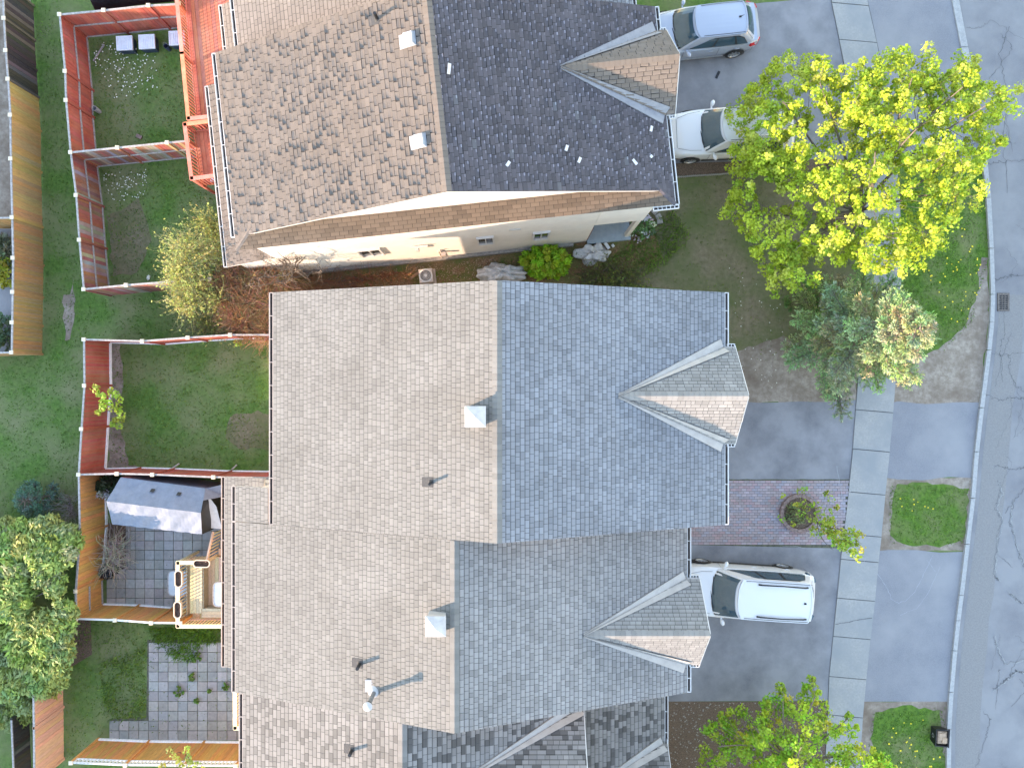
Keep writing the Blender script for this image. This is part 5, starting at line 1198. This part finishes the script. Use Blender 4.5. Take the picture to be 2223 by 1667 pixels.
            m.tube([cpt+ax*.07, cpt+ax*.1], .045, 12); m.build('rim', 'rim', wheel)
            m = MB(); m.mesh(ringp(.2, .05), [tuple(range(n3))]); m.build('brake_disc', 'car_black', wheel)
            m = MB(); off = .096+.0; A_ = [p for k, p in enumerate(ringp(.335, .092)) ]; B_ = ringp(.39, .088)
            for k in range(n3):
                if min(A_[k].z, B_[k].z) > .2: k2 = (k+1) % n3; m.face([A_[k], B_[k], B_[k2], A_[k2]])
            m.build('wheel_arch', 'car_black', T)
    return T
car('silver grey hatchback with a red tail light on the top driveway', 1523, 61, .9, 186, 4.4, 1.77, 1.47, 'car_silver', 'hatch')
car('white crossover half covered by the big maple crown', 1588, 284, .9, 182.5, 4.75, 1.84, 1.66, 'car_white', 'suv')
car('white minivan with black roof rails on the lower driveway', 1622, 1288, .9, 176.3, 5.1, 1.99, 1.78, 'car_white', 'van')
# ================================================================ TREES AND SHRUBS
def leafballs(centers, radii, nper, size, pal, up=.35, shape=4, elong=1.0, dirs=None):
    """many small leaf faces clumped around cluster centres; returns V, C"""
    C0 = np.repeat(centers, nper, axis=0); r_ = np.repeat(radii, nper); n = len(C0)
    d = rng.normal(size=(n, 3)); d /= np.linalg.norm(d, axis=1)[:, None]; rad = rng.uniform(.25, 1, n)**.6
    p = C0+d*(r_*rad)[:, None]*np.array([1, 1, .7])
    nr = d*.6+rng.normal(size=(n, 3))*.5+np.array([0, 0, up]); nr /= np.linalg.norm(nr, axis=1)[:, None]
    t = rng.normal(size=(n, 3))
    if dirs is not None: t = np.repeat(dirs, nper, axis=0)+rng.normal(size=(n, 3))*.45
    a = np.cross(nr, t); a /= np.linalg.norm(a, axis=1)[:, None]+1e-9; b = np.cross(a, nr)
    s = (size*rng.uniform(.6, 1.25, n))[:, None]; a = a*s*.5; b = b*s*.5*elong
    V = np.stack([p-b, p+a*.9+b*.1, p+b, p-a*.9+b*.1], 1)
    base = np.array([pal() for _ in range(len(centers))]); C = np.repeat(base, nper, axis=0)*rng.uniform(.78, 1.22, (n, 1))
    return V, C
def limb(m, p, q, r0, r1, bend=.15, n=5, up=.2, seg=6, wob=.0):
    p = Vector(p); q = Vector(q); L = (q-p).length; side = V3(rnd(-1, 1), rnd(-1, 1), rnd(-.3, .3))*L*bend; pts = []
    for i in range(seg+1):
        t = i/seg; pts.append(p.lerp(q, t)+side*math.sin(t*math.pi)*.5+V3(0, 0, up*L*(t-t*t)*-1)+V3(rnd(-wob, wob), rnd(-wob, wob), rnd(-wob, wob))*(0 < i < seg))
    m.tube(pts, [r0+(r1-r0)*(i/seg) for i in range(seg+1)], n, cap=False); return pts
def broadleaf(name, label, cat, base, height, tips, limbs, trunk_r, leafpal, leaf_size, crad, nper, mid_n=60, fork=.35, lean=(0, 0), barkc='bark', group=None, mult=1):
    base = Vector(base); T = thing(name, tuple(base), label, cat, group); m = MB()
    top = base+V3(lean[0], lean[1], height*fork); m.tube([base, base.lerp(top, .5), top], [trunk_r*1.3, trunk_r, trunk_r*.85], 10)
    m.build('trunk', barkc, T, smooth=60); m = MB(); nodes = []
    for l in limbs:
        pts = limb(m, top+V3(rnd(-.05, .05), rnd(-.05, .05), rnd(-.5, .1)*height*.12), l, trunk_r*.5, trunk_r*.14, .12, 7, .12, 9)
        nodes += [(p, trunk_r*.35*(1-i/12)) for i, p in enumerate(pts) if i > 1]
    tips = [Vector(t) for t in tips]; np_ = np.array([tuple(n_[0]) for n_ in nodes])
    random.shuffle(tips); mids = tips[:mid_n]; mn = []
    for t in mids:
        d = np.linalg.norm(np_-np.array(t), axis=1)+.4*np.maximum(0, np_[:, 2]-t.z+.2); i = int(np.argmin(d)); pts = limb(m, nodes[i][0], t, min(nodes[i][1]*.6, trunk_r*.2), trunk_r*.06, .2, 5, .1, 6, .02)
        mn += [tuple(p) for p in pts[1:]]
    mn = np.array(mn)
    for t in tips[mid_n:]:
        d = np.linalg.norm(mn-np.array(t), axis=1); i = int(np.argmin(d)); limb(m, mn[i], t, trunk_r*.055, trunk_r*.03, .25, 3, .05, 3)
    m.build('branches', barkc, T, smooth=60)
    extra = mn[rng.integers(0, len(mn), int(len(tips)*.35))]+rng.normal(size=(int(len(tips)*.35), 3))*.12
    cs = np.concatenate([np.array([tuple(t) for t in tips]), extra]); V, C = leafballs(cs, rng.uniform(crad[0], crad[1], len(cs)), nper, leaf_size, leafpal)
    quads('crown', V, C, 'leaf', T); return T
def mpal():
    t = rnd(.8, 1.2); g = random.random(); c = (.43, .53, .04) if g < .6 else (.3, .44, .035) if g < .85 else (.52, .57, .08); return tuple(x*t for x in c)
def dome(cx, cy, z0, z1, rx, ry, n, hollow=.5, gaps=None, zf=1.0):
    out = []
    while len(out) < n:
        u = rnd(-1, 1); v = rnd(-1, 1); w_ = rnd(0, 1); r_ = u*u+v*v+(w_*zf)**2
        if r_ > 1 or r_ < hollow*hollow: continue
        if math.sin(u*7+v*3)*math.cos(v*6-u*2) < -.55 and random.random() < .7: continue
        out.append((cx+u*rx, cy+v*ry, z0+w_*(z1-z0)))
    return out
# big street maple: crown outline read from the photo at crown height
MO = [(1565, 250), (1640, 180), (1690, 120), (1750, 115), (1800, 125), (1880, 130), (1990, 95), (2060, 120), (2120, 115), (2130, 180), (2215, 185), (2210, 240), (2140, 290), (2190, 300), (2130, 350), (2150, 400), (2120, 460), (2050, 500), (2040, 560), (1960, 600), (1880, 590), (1800, 560), (1760, 640), (1680, 640), (1640, 560), (1610, 500), (1565, 470), (1600, 400), (1570, 340), (1620, 300)]
def in_outline(x, y, z, O):
    k = FPX/(CAMH-z); return inpoly(CX+x*k, CY-y*k, O)
def crown_tips(O, cx, cy, z0, z1, rad, n, power=1.0, lo=.0):
    out = []; ph = [(rnd(.8, 2.2), rnd(0, 6), rnd(.8, 2.2), rnd(0, 6)) for _ in range(5)]; tries = 0
    xs = [p[0] for p in O]; ys = [p[1] for p in O]
    while len(out) < n and tries < n*400:
        tries += 1; px = rnd(min(xs), max(xs)); py = rnd(min(ys), max(ys))
        if not inpoly(px, py, O): continue
        zz = rnd(z0, z1); p = S(px, py, zz); d = math.hypot(p.x-cx, p.y-cy)/rad; ztop = z0+(z1-z0)*max(0, 1-d*d)**.5
        zlo = z0+(ztop-z0)*lo
        p = S(px, py, zlo+(ztop-zlo)*rnd(0, 1)**power)
        g = sum(math.sin(p.x*a+b)*math.cos(p.y*c+d_) for a, b, c, d_ in ph)
        if g < -.9 and random.random() < .75: continue
        out.append(tuple(p))
    return out
bx = S(1792, 492, 0)
tips = crown_tips(MO, 13.0, 6.9, 1.8, 6.2, 5.9, 1050, .55, .15)
limbs = [S(1650, 330, 4), S(1700, 220, 4.5), S(1780, 180, 5), S(1880, 190, 5.2), S(1980, 170, 5.6), S(2090, 190, 5.5), S(2140, 230, 5.6), S(2080, 330, 5.5), S(2030, 420, 5), S(1960, 520, 4), S(1840, 540, 3.4), S(1700, 560, 3.2), S(1640, 470, 3.5), S(1900, 330, 6.8), S(1990, 280, 6.6), S(1800, 400, 5.6)]
broadleaf('maple_tree', 'large street maple with bright yellow green spring leaves above the white crossover', 'tree', bx, 6.5, tips, limbs, .13, mpal, .1, (.12, .29), 50, 150, .33, (.35, .15))
# maple at the bottom edge
MO2 = [(1525, 1640), (1530, 1580), (1570, 1550), (1590, 1525), (1640, 1560), (1660, 1510), (1690, 1480), (1720, 1530), (1760, 1470), (1790, 1500), (1800, 1560), (1830, 1530), (1880, 1600), (1900, 1630), (1950, 1660), (1950, 1760), (1850, 1830), (1650, 1850), (1510, 1760)]
bx = S(1665, 1590, 0); tips = crown_tips(MO2, 10.9, -15.2, 1.8, 6.3, 4.0, 420, .6, .15)
broadleaf('maple_tree', 'spring green maple cut by the bottom edge beside the mulch bed', 'tree', bx, 6, tips, [S(1560, 1620, 3.5), S(1640, 1580, 4), S(1700, 1520, 4.5), S(1770, 1510, 4.8), S(1840, 1560, 4.5), S(1880, 1640, 4.2), S(1800, 1720, 5), S(1680, 1740, 4.5), S(1740, 1620, 6)], .11,
          lambda: tuple(x*rnd(.8, 1.2) for x in ((.27, .45, .03) if random.random() < .75 else (.42, .52, .04))), .095, (.12, .28), 42, 80, .35, (.2, -.2))
# young maple in the ring planter
MO3 = [(1690, 1070), (1720, 1052), (1760, 1060), (1800, 1075), (1815, 1110), (1850, 1130), (1880, 1160), (1875, 1205), (1830, 1200), (1770, 1200), (1745, 1170), (1760, 1140), (1700, 1130)]
bx = S(1738, 1118, 0); tips = [tuple(S(rnd(1745, 1870), 0, 0)) for _ in range(0)]
for _ in range(64):
    t = rnd(.2, 1); px = 1742+t*118+rnd(-28, 28)*(.4+.6*t*0+.3); py = 1118+t*68+rnd(-32, 32)*.75; tips.append(tuple(S(px, py, 1.0+3.2*t)))
for px, py in ((1698, 1078), (1735, 1065), (1745, 1058), (1792, 1075), (1800, 1068), (1725, 1098), (1740, 1090), (1752, 1104), (1698, 1126), (1765, 1095), (1816, 1100), (1815, 1098), (1720, 1138)): tips.append(tuple(S(px+rnd(-3, 3), py+rnd(-3, 3), .9)))
broadleaf('maple_sapling', 'thin young maple growing out of the round brick planter', 'tree', bx, 4.5, tips, [S(1855, 1190, 4.4), S(1835, 1170, 4.0), S(1810, 1195, 3.4), S(1845, 1150, 4), S(1790, 1140, 2.5), S(1870, 1180, 4.3)], .035,
          lambda: tuple(x*rnd(.8, 1.2) for x in ((.26, .38, .04) if random.random() < .6 else (.36, .4, .05))), .11, (.1, .2), 13, 30, .3, (.12, -.06))
# small maple reaching over the bright red fence, and one at the bottom fence
def wisp(label, base, ctrs, pal, r_=(.1, .2), nper=26, size=.12, name='maple_sapling', tr=.02):
    T = thing(name, tuple(base), label, 'tree'); m = MB(); c = [S(*q) for q in ctrs]; b = Vector(base)
    for q in c: limb(m, b, q, tr, tr*.35, .1, 5, .2, 6)
    m.build('stem', 'bark', T); V, C = leafballs(np.array([tuple(q) for q in c]), rng.uniform(r_[0], r_[1], len(c)), nper, size, pal); quads('crown', V, C, 'leaf', T)
wp = lambda: tuple(x*rnd(.85, 1.15) for x in (.3, .42, .05))
wisp('light green maple sapling leaning over the bright red fence', S(262, 885, 0), [(206, 845, 2.2), (215, 855, 2.3), (225, 858, 2.3), (238, 850, 2), (250, 857, 2), (258, 868, 1.8), (222, 872, 2.1), (235, 872, 2.1), (213, 896, 1.8), (222, 885, 2), (245, 885, 1.8), (258, 888, 1.6), (262, 898, 1.5), (250, 912, 1.4), (258, 925, 1.2), (243, 920, 1.2), (262, 912, 1.2)], wp)
wisp('yellow green sapling top in front of the lattice fence', S(395, 1645, 0), [(368, 1628, 2.4), (375, 1640, 2.5), (385, 1650, 2.6), (395, 1660, 2.6), (405, 1628, 2.5), (408, 1645, 2.5), (412, 1655, 2.5), (425, 1660, 2.4), (350, 1665, 2.5), (380, 1675, 2.6), (440, 1668, 2.5)], lambda: tuple(x*rnd(.85, 1.2) for x in (.36, .42, .09)), (.1, .17), 22, .1)
wisp('tiny lime green sprout by the top fence of the middle yard', S(514, 752, 0), [(510, 742, .5), (513, 750, .5), (520, 747, .45)], wp, (.06, .1), 14, .08, 'sapling', .008)
# ---- conifers
def conifer(name, label, base, H, Rad, pal, nb=60, droop=.15, seed=1, needle=(.11, .03), sprays=9, start=.06, twigpt=None, irr=.35, fill=16, tr=.09, ang0=0, tipm=1.0):
    rr = random.Random(seed); base = Vector(base); T = thing(name, tuple(base), label, 'tree'); m = MB(); m.tube([base, base+V3(.03, 0, H*.6), base+V3(0, 0, H)], [tr, tr*.6, .01], 8); m.build('trunk', 'bark', T); m = MB(); Cn = []; Dn = []; Cc = []
    for b in range(nb):
        t = start+(1-start)*(b/nb)**.85; z = H*t; L = Rad*max(0,1-t)**.75*(1-irr*rr.random())+.12; a = b*2.399+rr.uniform(-.3, .3)+ang0; d = V3(math.cos(a), math.sin(a), 0); p = base+V3(0, 0, z)
        pts = []
        for k in range(7):
            s_ = k/6; pts.append(p+d*L*s_+V3(0, 0, L*(.28*s_-droop*2*s_*s_+.25*s_**4*.8)))
        m.tube(pts, [.022*(1-k/8)+.004 for k in range(7)], 4, cap=False); pc = pal()
        for k in range(1, int(sprays*max(.5, L/Rad*1.6))+1):
            s_ = .22+.78*k/int(sprays*max(.5, L/Rad*1.6)+1e-6); s_ = min(1, s_); q = pts[0].lerp(pts[-1], s_); j = min(5, int(s_*6)); q = pts[j].lerp(pts[j+1], s_*6-j)
            for sg in (-1, 0, 1):
                l2 = L*.33*(1.1-s_*.75)*rr.uniform(.7, 1.2)+.08; dd = (d+V3(-d.y, d.x, 0)*sg*rr.uniform(.7, 1.3)+V3(0, 0, rr.uniform(-.1, .25))).normalized(); e = q+dd*l2
                m.tube([q, e], [.006, .003], 3, cap=False); nn = max(2, int(l2/.085))
                for i in range(nn): Cn.append(tuple(q.lerp(e, (i+1)/nn))); Dn.append(tuple(dd)); tpm = tipm if i == nn-1 else 1; Cc.append(tuple(c*rr.uniform(.85, 1.15)*tpm for c in pc))  # outermost needles can be brightened in colour, painting sunlit tips
    m.build('branches', 'bark', T); Cn = np.array(Cn); Dn = np.array(Dn); Cc = np.array(Cc); n = len(Cn); C0 = np.repeat(Cn, fill, 0); D0 = np.repeat(Dn, fill, 0); N_ = n*fill
    dd = D0*.9+rng.normal(size=(N_, 3))*.62; dd /= np.linalg.norm(dd, axis=1)[:, None]; ln = needle[0]*rng.uniform(.6, 1.2, (N_, 1)); sd_ = np.cross(dd, rng.normal(size=(N_, 3))); sd_ /= np.linalg.norm(sd_, axis=1)[:, None]; sd_ *= needle[1]/2
    o = C0+rng.normal(size=(N_, 3))*.018; V = np.stack([o-sd_*.6, o+dd*ln*.6-sd_, o+dd*ln, o+dd*ln*.6+sd_], 1); quads('crown', V, np.repeat(Cc, fill, 0)*rng.uniform(.75, 1.25, (N_, 1)), 'needle', T); return T
bs = lambda: tuple(x*rnd(.8, 1.25) for x in (.27, .34, .15))
conifer('spruce_tree', 'blue green spruce on the front lawn below the big maple', S(1790, 742, 0), 6.6, 3.1, bs, 96, .12, 4, (.13, .035), 9, .08, irr=.45, fill=9, tipm=1.25)
conifer('spruce_tree', 'small bluish young spruce in the rear lawn above the big conifer', S(105, 1076, 0), 1.5, .72, lambda: tuple(x*rnd(.85, 1.2) for x in (.1, .2, .13)), 34, .05, 9, (.09, .025), 5, .1, irr=.2, fill=8, tr=.03)
def fluffy(name, label, base, H, O, n, pal, cx, cy, rad, z0, sz=.2, nper=30, elong=1.9, cr=(.2, .42), trunk_r=.14, extra=None):
    base = Vector(base); T = thing(name, tuple(base), label, 'tree'); m = MB(); m.tube([base, base+V3(0, 0, H*.85)], [trunk_r, .03], 8); m.build('trunk', 'bark', T)
    tips = crown_tips(O, cx, cy, z0, H, rad, n, .16, .5); m = MB()
    for t in random.sample(tips, min(90, len(tips))): tv = Vector(t); limb(m, base+V3(0, 0, max(.3, tv.z*.6)), tv, .035, .012, .1, 4, .1, 4)
    m.build('branches', 'bark', T); tp = np.array(tips); c0 = np.array([cx, cy, z0+1]); dirs = tp-c0; dirs /= np.linalg.norm(dirs, axis=1)[:, None]; dirs += np.array([.1, .05, .25])
    V, C = leafballs(tp, rng.uniform(cr[0], cr[1], len(tp)), nper, sz, pal, .5, elong=elong, dirs=dirs); quads('crown', V, C, 'needle', T); return T
CO = [(-60, 1130), (0, 1132), (60, 1145), (100, 1125), (140, 1140), (168, 1170), (150, 1215), (125, 1235), (135, 1290), (160, 1330), (145, 1380), (150, 1440), (135, 1480), (95, 1520), (70, 1550), (20, 1580), (-20, 1560), (-120, 1500), (-160, 1350), (-120, 1200)]
fluffy('conifer_tree', 'huge fluffy yellow green conifer cut by the left edge', S(65, 1310, 0), 2.7, CO, 900, lambda: tuple(x*rnd(.85, 1.15) for x in random.choice([(.24, .31, .06), (.2, .29, .07), (.28, .33, .07), (.21, .29, .1)])), -17.2, -7.6, 4.2, .4, .085, 130, 2.6, (.16, .4))
# cedar shrub by the white wall
def shrub(name, label, px, py, rx, ry, h, pal, n=90, nper=26, sz=.09, elong=1.6, cat='shrub', cr=(.08, .16), mat='leaf', up=.5):
    p = S(px, py, h*.5); T = thing(name, (p.x, p.y, 0), label, cat); cs = []; m = MB()
    for _ in range(n):
        a = rnd(0, 6.283); e = math.asin(rnd(0.05, 1)); r_ = rnd(.35, 1)**.5; cs.append((p.x+rx*r_*math.cos(a)*math.cos(e), p.y+ry*r_*math.sin(a)*math.cos(e), .1+(h-.1)*r_*math.sin(e)))
    for c in cs[::4]: limb(m, (p.x, p.y, 0), c, .015, .005, .1, 3, .1, 3)
    m.build('stems', 'bark', T); cs = np.array(cs); dirs = cs-np.array([p.x, p.y, h*.2]); dirs /= np.linalg.norm(dirs, axis=1)[:, None]
    V, C = leafballs(cs, rng.uniform(cr[0], cr[1], len(cs)), nper, sz, pal, up, elong=elong, dirs=dirs); quads('foliage', V, C, mat, T); return T
shrub('cedar_shrub', 'bright yellow green round cedar shrub against the white side wall', 1187, 566, 1.0, .62, 1.1, lambda: tuple(x*rnd(.75, 1.25) for x in (.34, .52, .03)), 190, 34, .1, 2.2)
shrub('leafy_shrub', 'low white flowered leafy shrub at the old house front corner', 1392, 492, .55, .5, .6, lambda: tuple(x*rnd(.8, 1.2) for x in random.choice([(.1, .2, .08), (.12, .22, .07), (.6, .62, .62)])), 60, 18, .08, 1.2)
shrub('leafy_shrub', 'sprawling green bush below the maple crown above the spruce', 1790, 650, 1.5, .8, .9, lambda: tuple(x*rnd(.75, 1.25) for x in (.1, .2, .05)), 110, 14, .09, 1.3)
shrub('leafy_shrub', 'dark green low shrub inside the ring planter', 1728, 1118, .5, .45, .35, lambda: tuple(x*rnd(.8, 1.2) for x in (.2, .24, .1)), 60, 12, .06, 1.3)
shrub('ornamental_grass', 'pale tufted ornamental grass in the far left yard', 8, 545, .45, .5, .8, lambda: tuple(x*rnd(.8, 1.2) for x in (.26, .3, .18)), 50, 20, .16, 3.5)
shrub('leafy_shrub', 'mustard yellow shrub in the far left yard', 12, 590, .35, .8, .9, lambda: tuple(x*rnd(.8, 1.2) for x in (.38, .38, .03)), 60, 20, .09, 1.4)
shrub('leafy_shrub', 'dull green shrub low in the far left yard', 8, 720, .4, .8, .8, lambda: tuple(x*rnd(.8, 1.2) for x in (.13, .2, .1)), 60, 16, .09, 1.4)
shrub('leafy_shrub', 'dark evergreen shrub behind the tarp shelter by the orange brown fence', 232, 1052, .5, .3, .9, lambda: tuple(x*rnd(.7, 1.2) for x in (.05, .08, .03)), 50, 18, .1, 2.4)
shrub('flowering_shrub', 'small white flowering shrub wedged between fence and tarp shelter', 229, 1066, .22, .3, 1.1, lambda: tuple(x*rnd(.8, 1.1) for x in random.choice([(.7, .7, .68), (.5, .5, .45), (.12, .16, .08)])), 36, 12, .07, 1.1)
for px, py, s_, lb in ((418, 1468, .16, 'largest weed tuft in the slab patio joints'), (388, 1500, .2, 'broad leaved weed in a patio joint near the middle of the slabs'), (428, 1430, .22, 'lime green weed tuft at the edge of the overgrown patio corner'), (455, 1500, .07, 'tiny weed tuft in the right part of the slab patio'), (427, 1520, .08, 'small weed tuft in the lower middle of the slab patio'), (490, 1490, .14, 'pale weed beside the gutter corner above the green deck')):
    shrub('weed', lb, px, py, s_, s_, .18, lambda: tuple(x*rnd(.8, 1.2) for x in (.12, .24, .04)), int(40*s_)+5, 16, .06, 1.6, cat='weed', cr=(.03, .07))
# ---- bare twiggy shrubs
def twiggy(name, label, O, z0, H, n, colf, base_pts, leafcol=None, nleaf=0, w_=.008, seg=5, ln=(.3, .8), lsz=.06, cx=None, cy=None, rad=None, power=.7):
    cx0 = sum(p[0] for p in O)/len(O); cy0 = sum(p[1] for p in O)/len(O); c0 = S(cx0, cy0, 0); T = thing(name, (c0.x, c0.y, 0), label, 'shrub'); m = MB(); rad = rad or 2.5
    tips = crown_tips(O, c0.x, c0.y, z0, H, rad, n, power, .1); main = []
    for b in base_pts:
        b = S(*b, 0)
        for k in range(7):
            t = Vector(random.choice(tips)); pts = limb(m, b, t, .03, .008, .15, 5, .15, 8, .04); main += [tuple(p) for p in pts[2:]]
    m.build('stems', 'bark', T); mn = np.array(main); N_ = len(tips); tp = np.array(tips)
    # thin twigs as flat three sided ribbons
    W_ = []; Cc = []; ends = []
    for t in tips:
        i = int(np.argmin(np.linalg.norm(mn-np.array(t), axis=1)+rng.uniform(0, .5, len(mn)))); a = Vector(mn[i]); t = Vector(t); d = t-a
        if d.length > 1.0: a = t-d.normalized()*rnd(.5, 1.0)
        p = a; dirv = (t-a).normalized(); col = colf(); L = rnd(*ln)
        for s_ in range(seg):
            dirv = (dirv+V3(rnd(-.5, .5), rnd(-.5, .5), rnd(-.35, .4))).normalized(); q = p+dirv*L/seg*1.4; sd_ = dirv.cross(V3(rnd(-1, 1), rnd(-1, 1), 1)).normalized()*w_*(1-.6*s_/seg)
            W_.append([tuple(p-sd_), tuple(q-sd_*.8), tuple(q+sd_*.8), tuple(p+sd_)]); sd2 = V3(0, 0, 1)*w_*.8; W_.append([tuple(p-sd2), tuple(q-sd2), tuple(q+sd2), tuple(p+sd2)]); Cc += [col, col]; p = q; ends.append(tuple(q))
    quads('twigs', np.array(W_), np.array(Cc), 'twig', T)
    if nleaf:
        e = np.array(ends); idx = rng.integers(0, len(e), nleaf); V, C = leafballs(e[idx], np.full(nleaf, .05), 3, lsz, leafcol, .3); quads('leaves', V, C, 'leaf', T)
    return T
BO = [(470, 600), (500, 560), (560, 575), (640, 585), (700, 620), (660, 640), (590, 640), (590, 760), (540, 745), (500, 720), (470, 690)]
twiggy('bare_shrub', 'reddish brown leafless twiggy shrub squeezed between the two roofs', BO, .2, 1.9, 3600, lambda: tuple(x*rnd(.7, 1.3) for x in (.42, .25, .13)), [(560, 640), (530, 680), (610, 615)], w_=.009, rad=3.2, power=.5)
twiggy('bare_shrub', 'low brown bramble along the foot of the white side wall', [(640, 612), (760, 600), (900, 590), (900, 600), (760, 625), (640, 640)], .05, .6, 700, lambda: tuple(x*rnd(.7, 1.3) for x in (.3, .14, .07)), [(700, 615), (800, 605)], w_=.008, rad=3.5)
YO = [(352, 545), (345, 500), (400, 480), (430, 465), (480, 470), (492, 500), (495, 580), (520, 640), (510, 720), (450, 722), (400, 690), (370, 660), (355, 600)]
twiggy('budding_shrub', 'pale yellow green budding shrub at the corner of the lower fenced yard', YO, .5, 3.4, 2600, lambda: tuple(x*rnd(.8, 1.2) for x in (.42, .41, .19)), [(470, 600), (450, 640)], lambda: tuple(x*rnd(.8, 1.2) for x in (.46, .48, .14)), 5200, w_=.007, rad=2.2, power=.5)
twiggy('bare_shrub', 'grey bare shrub with long arching twigs in the patio mulch bed', [(215, 1170), (270, 1160), (280, 1220), (255, 1245), (215, 1230)], .1, .9, 260, lambda: tuple(x*rnd(.8, 1.2) for x in (.5, .42, .33)), [(245, 1205)], w_=.011, rad=1, ln=(.4, .9))
twiggy('bare_shrub', 'wispy grey twigs between the small spruce and the fence', [(130, 1080), (165, 1065), (168, 1120), (135, 1135)], .1, 1.0, 130, lambda: tuple(x*rnd(.8, 1.2) for x in (.3, .27, .25)), [(150, 1105)], w_=.006, rad=1)
twiggy('budding_shrub', 'sparse brown green undergrowth on the mulch above the middle roof', [(1240, 590), (1320, 570), (1420, 590), (1400, 640), (1260, 620)], .05, .4, 500, lambda: tuple(x*rnd(.8, 1.2) for x in (.16, .14, .07)), [(1300, 600), (1370, 610)], lambda: tuple(x*rnd(.8, 1.2) for x in (.18, .22, .05)), 900, w_=.006, rad=2)
# bare tree whose branches reach over the white wall
T = thing('bare_tree', tuple(S(668, 606, 0)), 'leafless brown tree whose branches spread over the left end of the white wall', 'tree'); b = S(672, 606, 0); m = MB()
tp = S(640, 585, 2.3); m.tube([b, b.lerp(tp, .5)+V3(.05, 0, .1), tp], [.09, .07, .06], 8); m.build('trunk', 'bark', T); m = MB()
for k, (px, py, z) in enumerate([(590, 520, 3.8), (560, 560, 3.4), (600, 545, 4.2), (570, 600, 3.2), (640, 535, 3.6), (615, 620, 3.4), (655, 560, 3.3), (545, 530, 3.5), (580, 575, 4.3), (625, 560, 4.5), (700, 590, 2.2), (540, 620, 3)]):
    pts = limb(m, tp if k < 10 else b.lerp(tp, .4), S(px, py, z), .035, .008, .15, 5, .1, 7, .05)
    for _ in range(7): a = random.choice(pts[2:]); e = a+V3(rnd(-.5, .5), rnd(-.4, .5), rnd(-.1, .5)); q = limb(m, a, e, .01, .004, .3, 3, 0, 4, .03); [limb(m, random.choice(q), e+V3(rnd(-.35, .35), rnd(-.35, .35), rnd(0, .35)), .005, .002, .3, 3, 0, 3) for _2 in range(3)]
m.build('branches', 'bark', T)
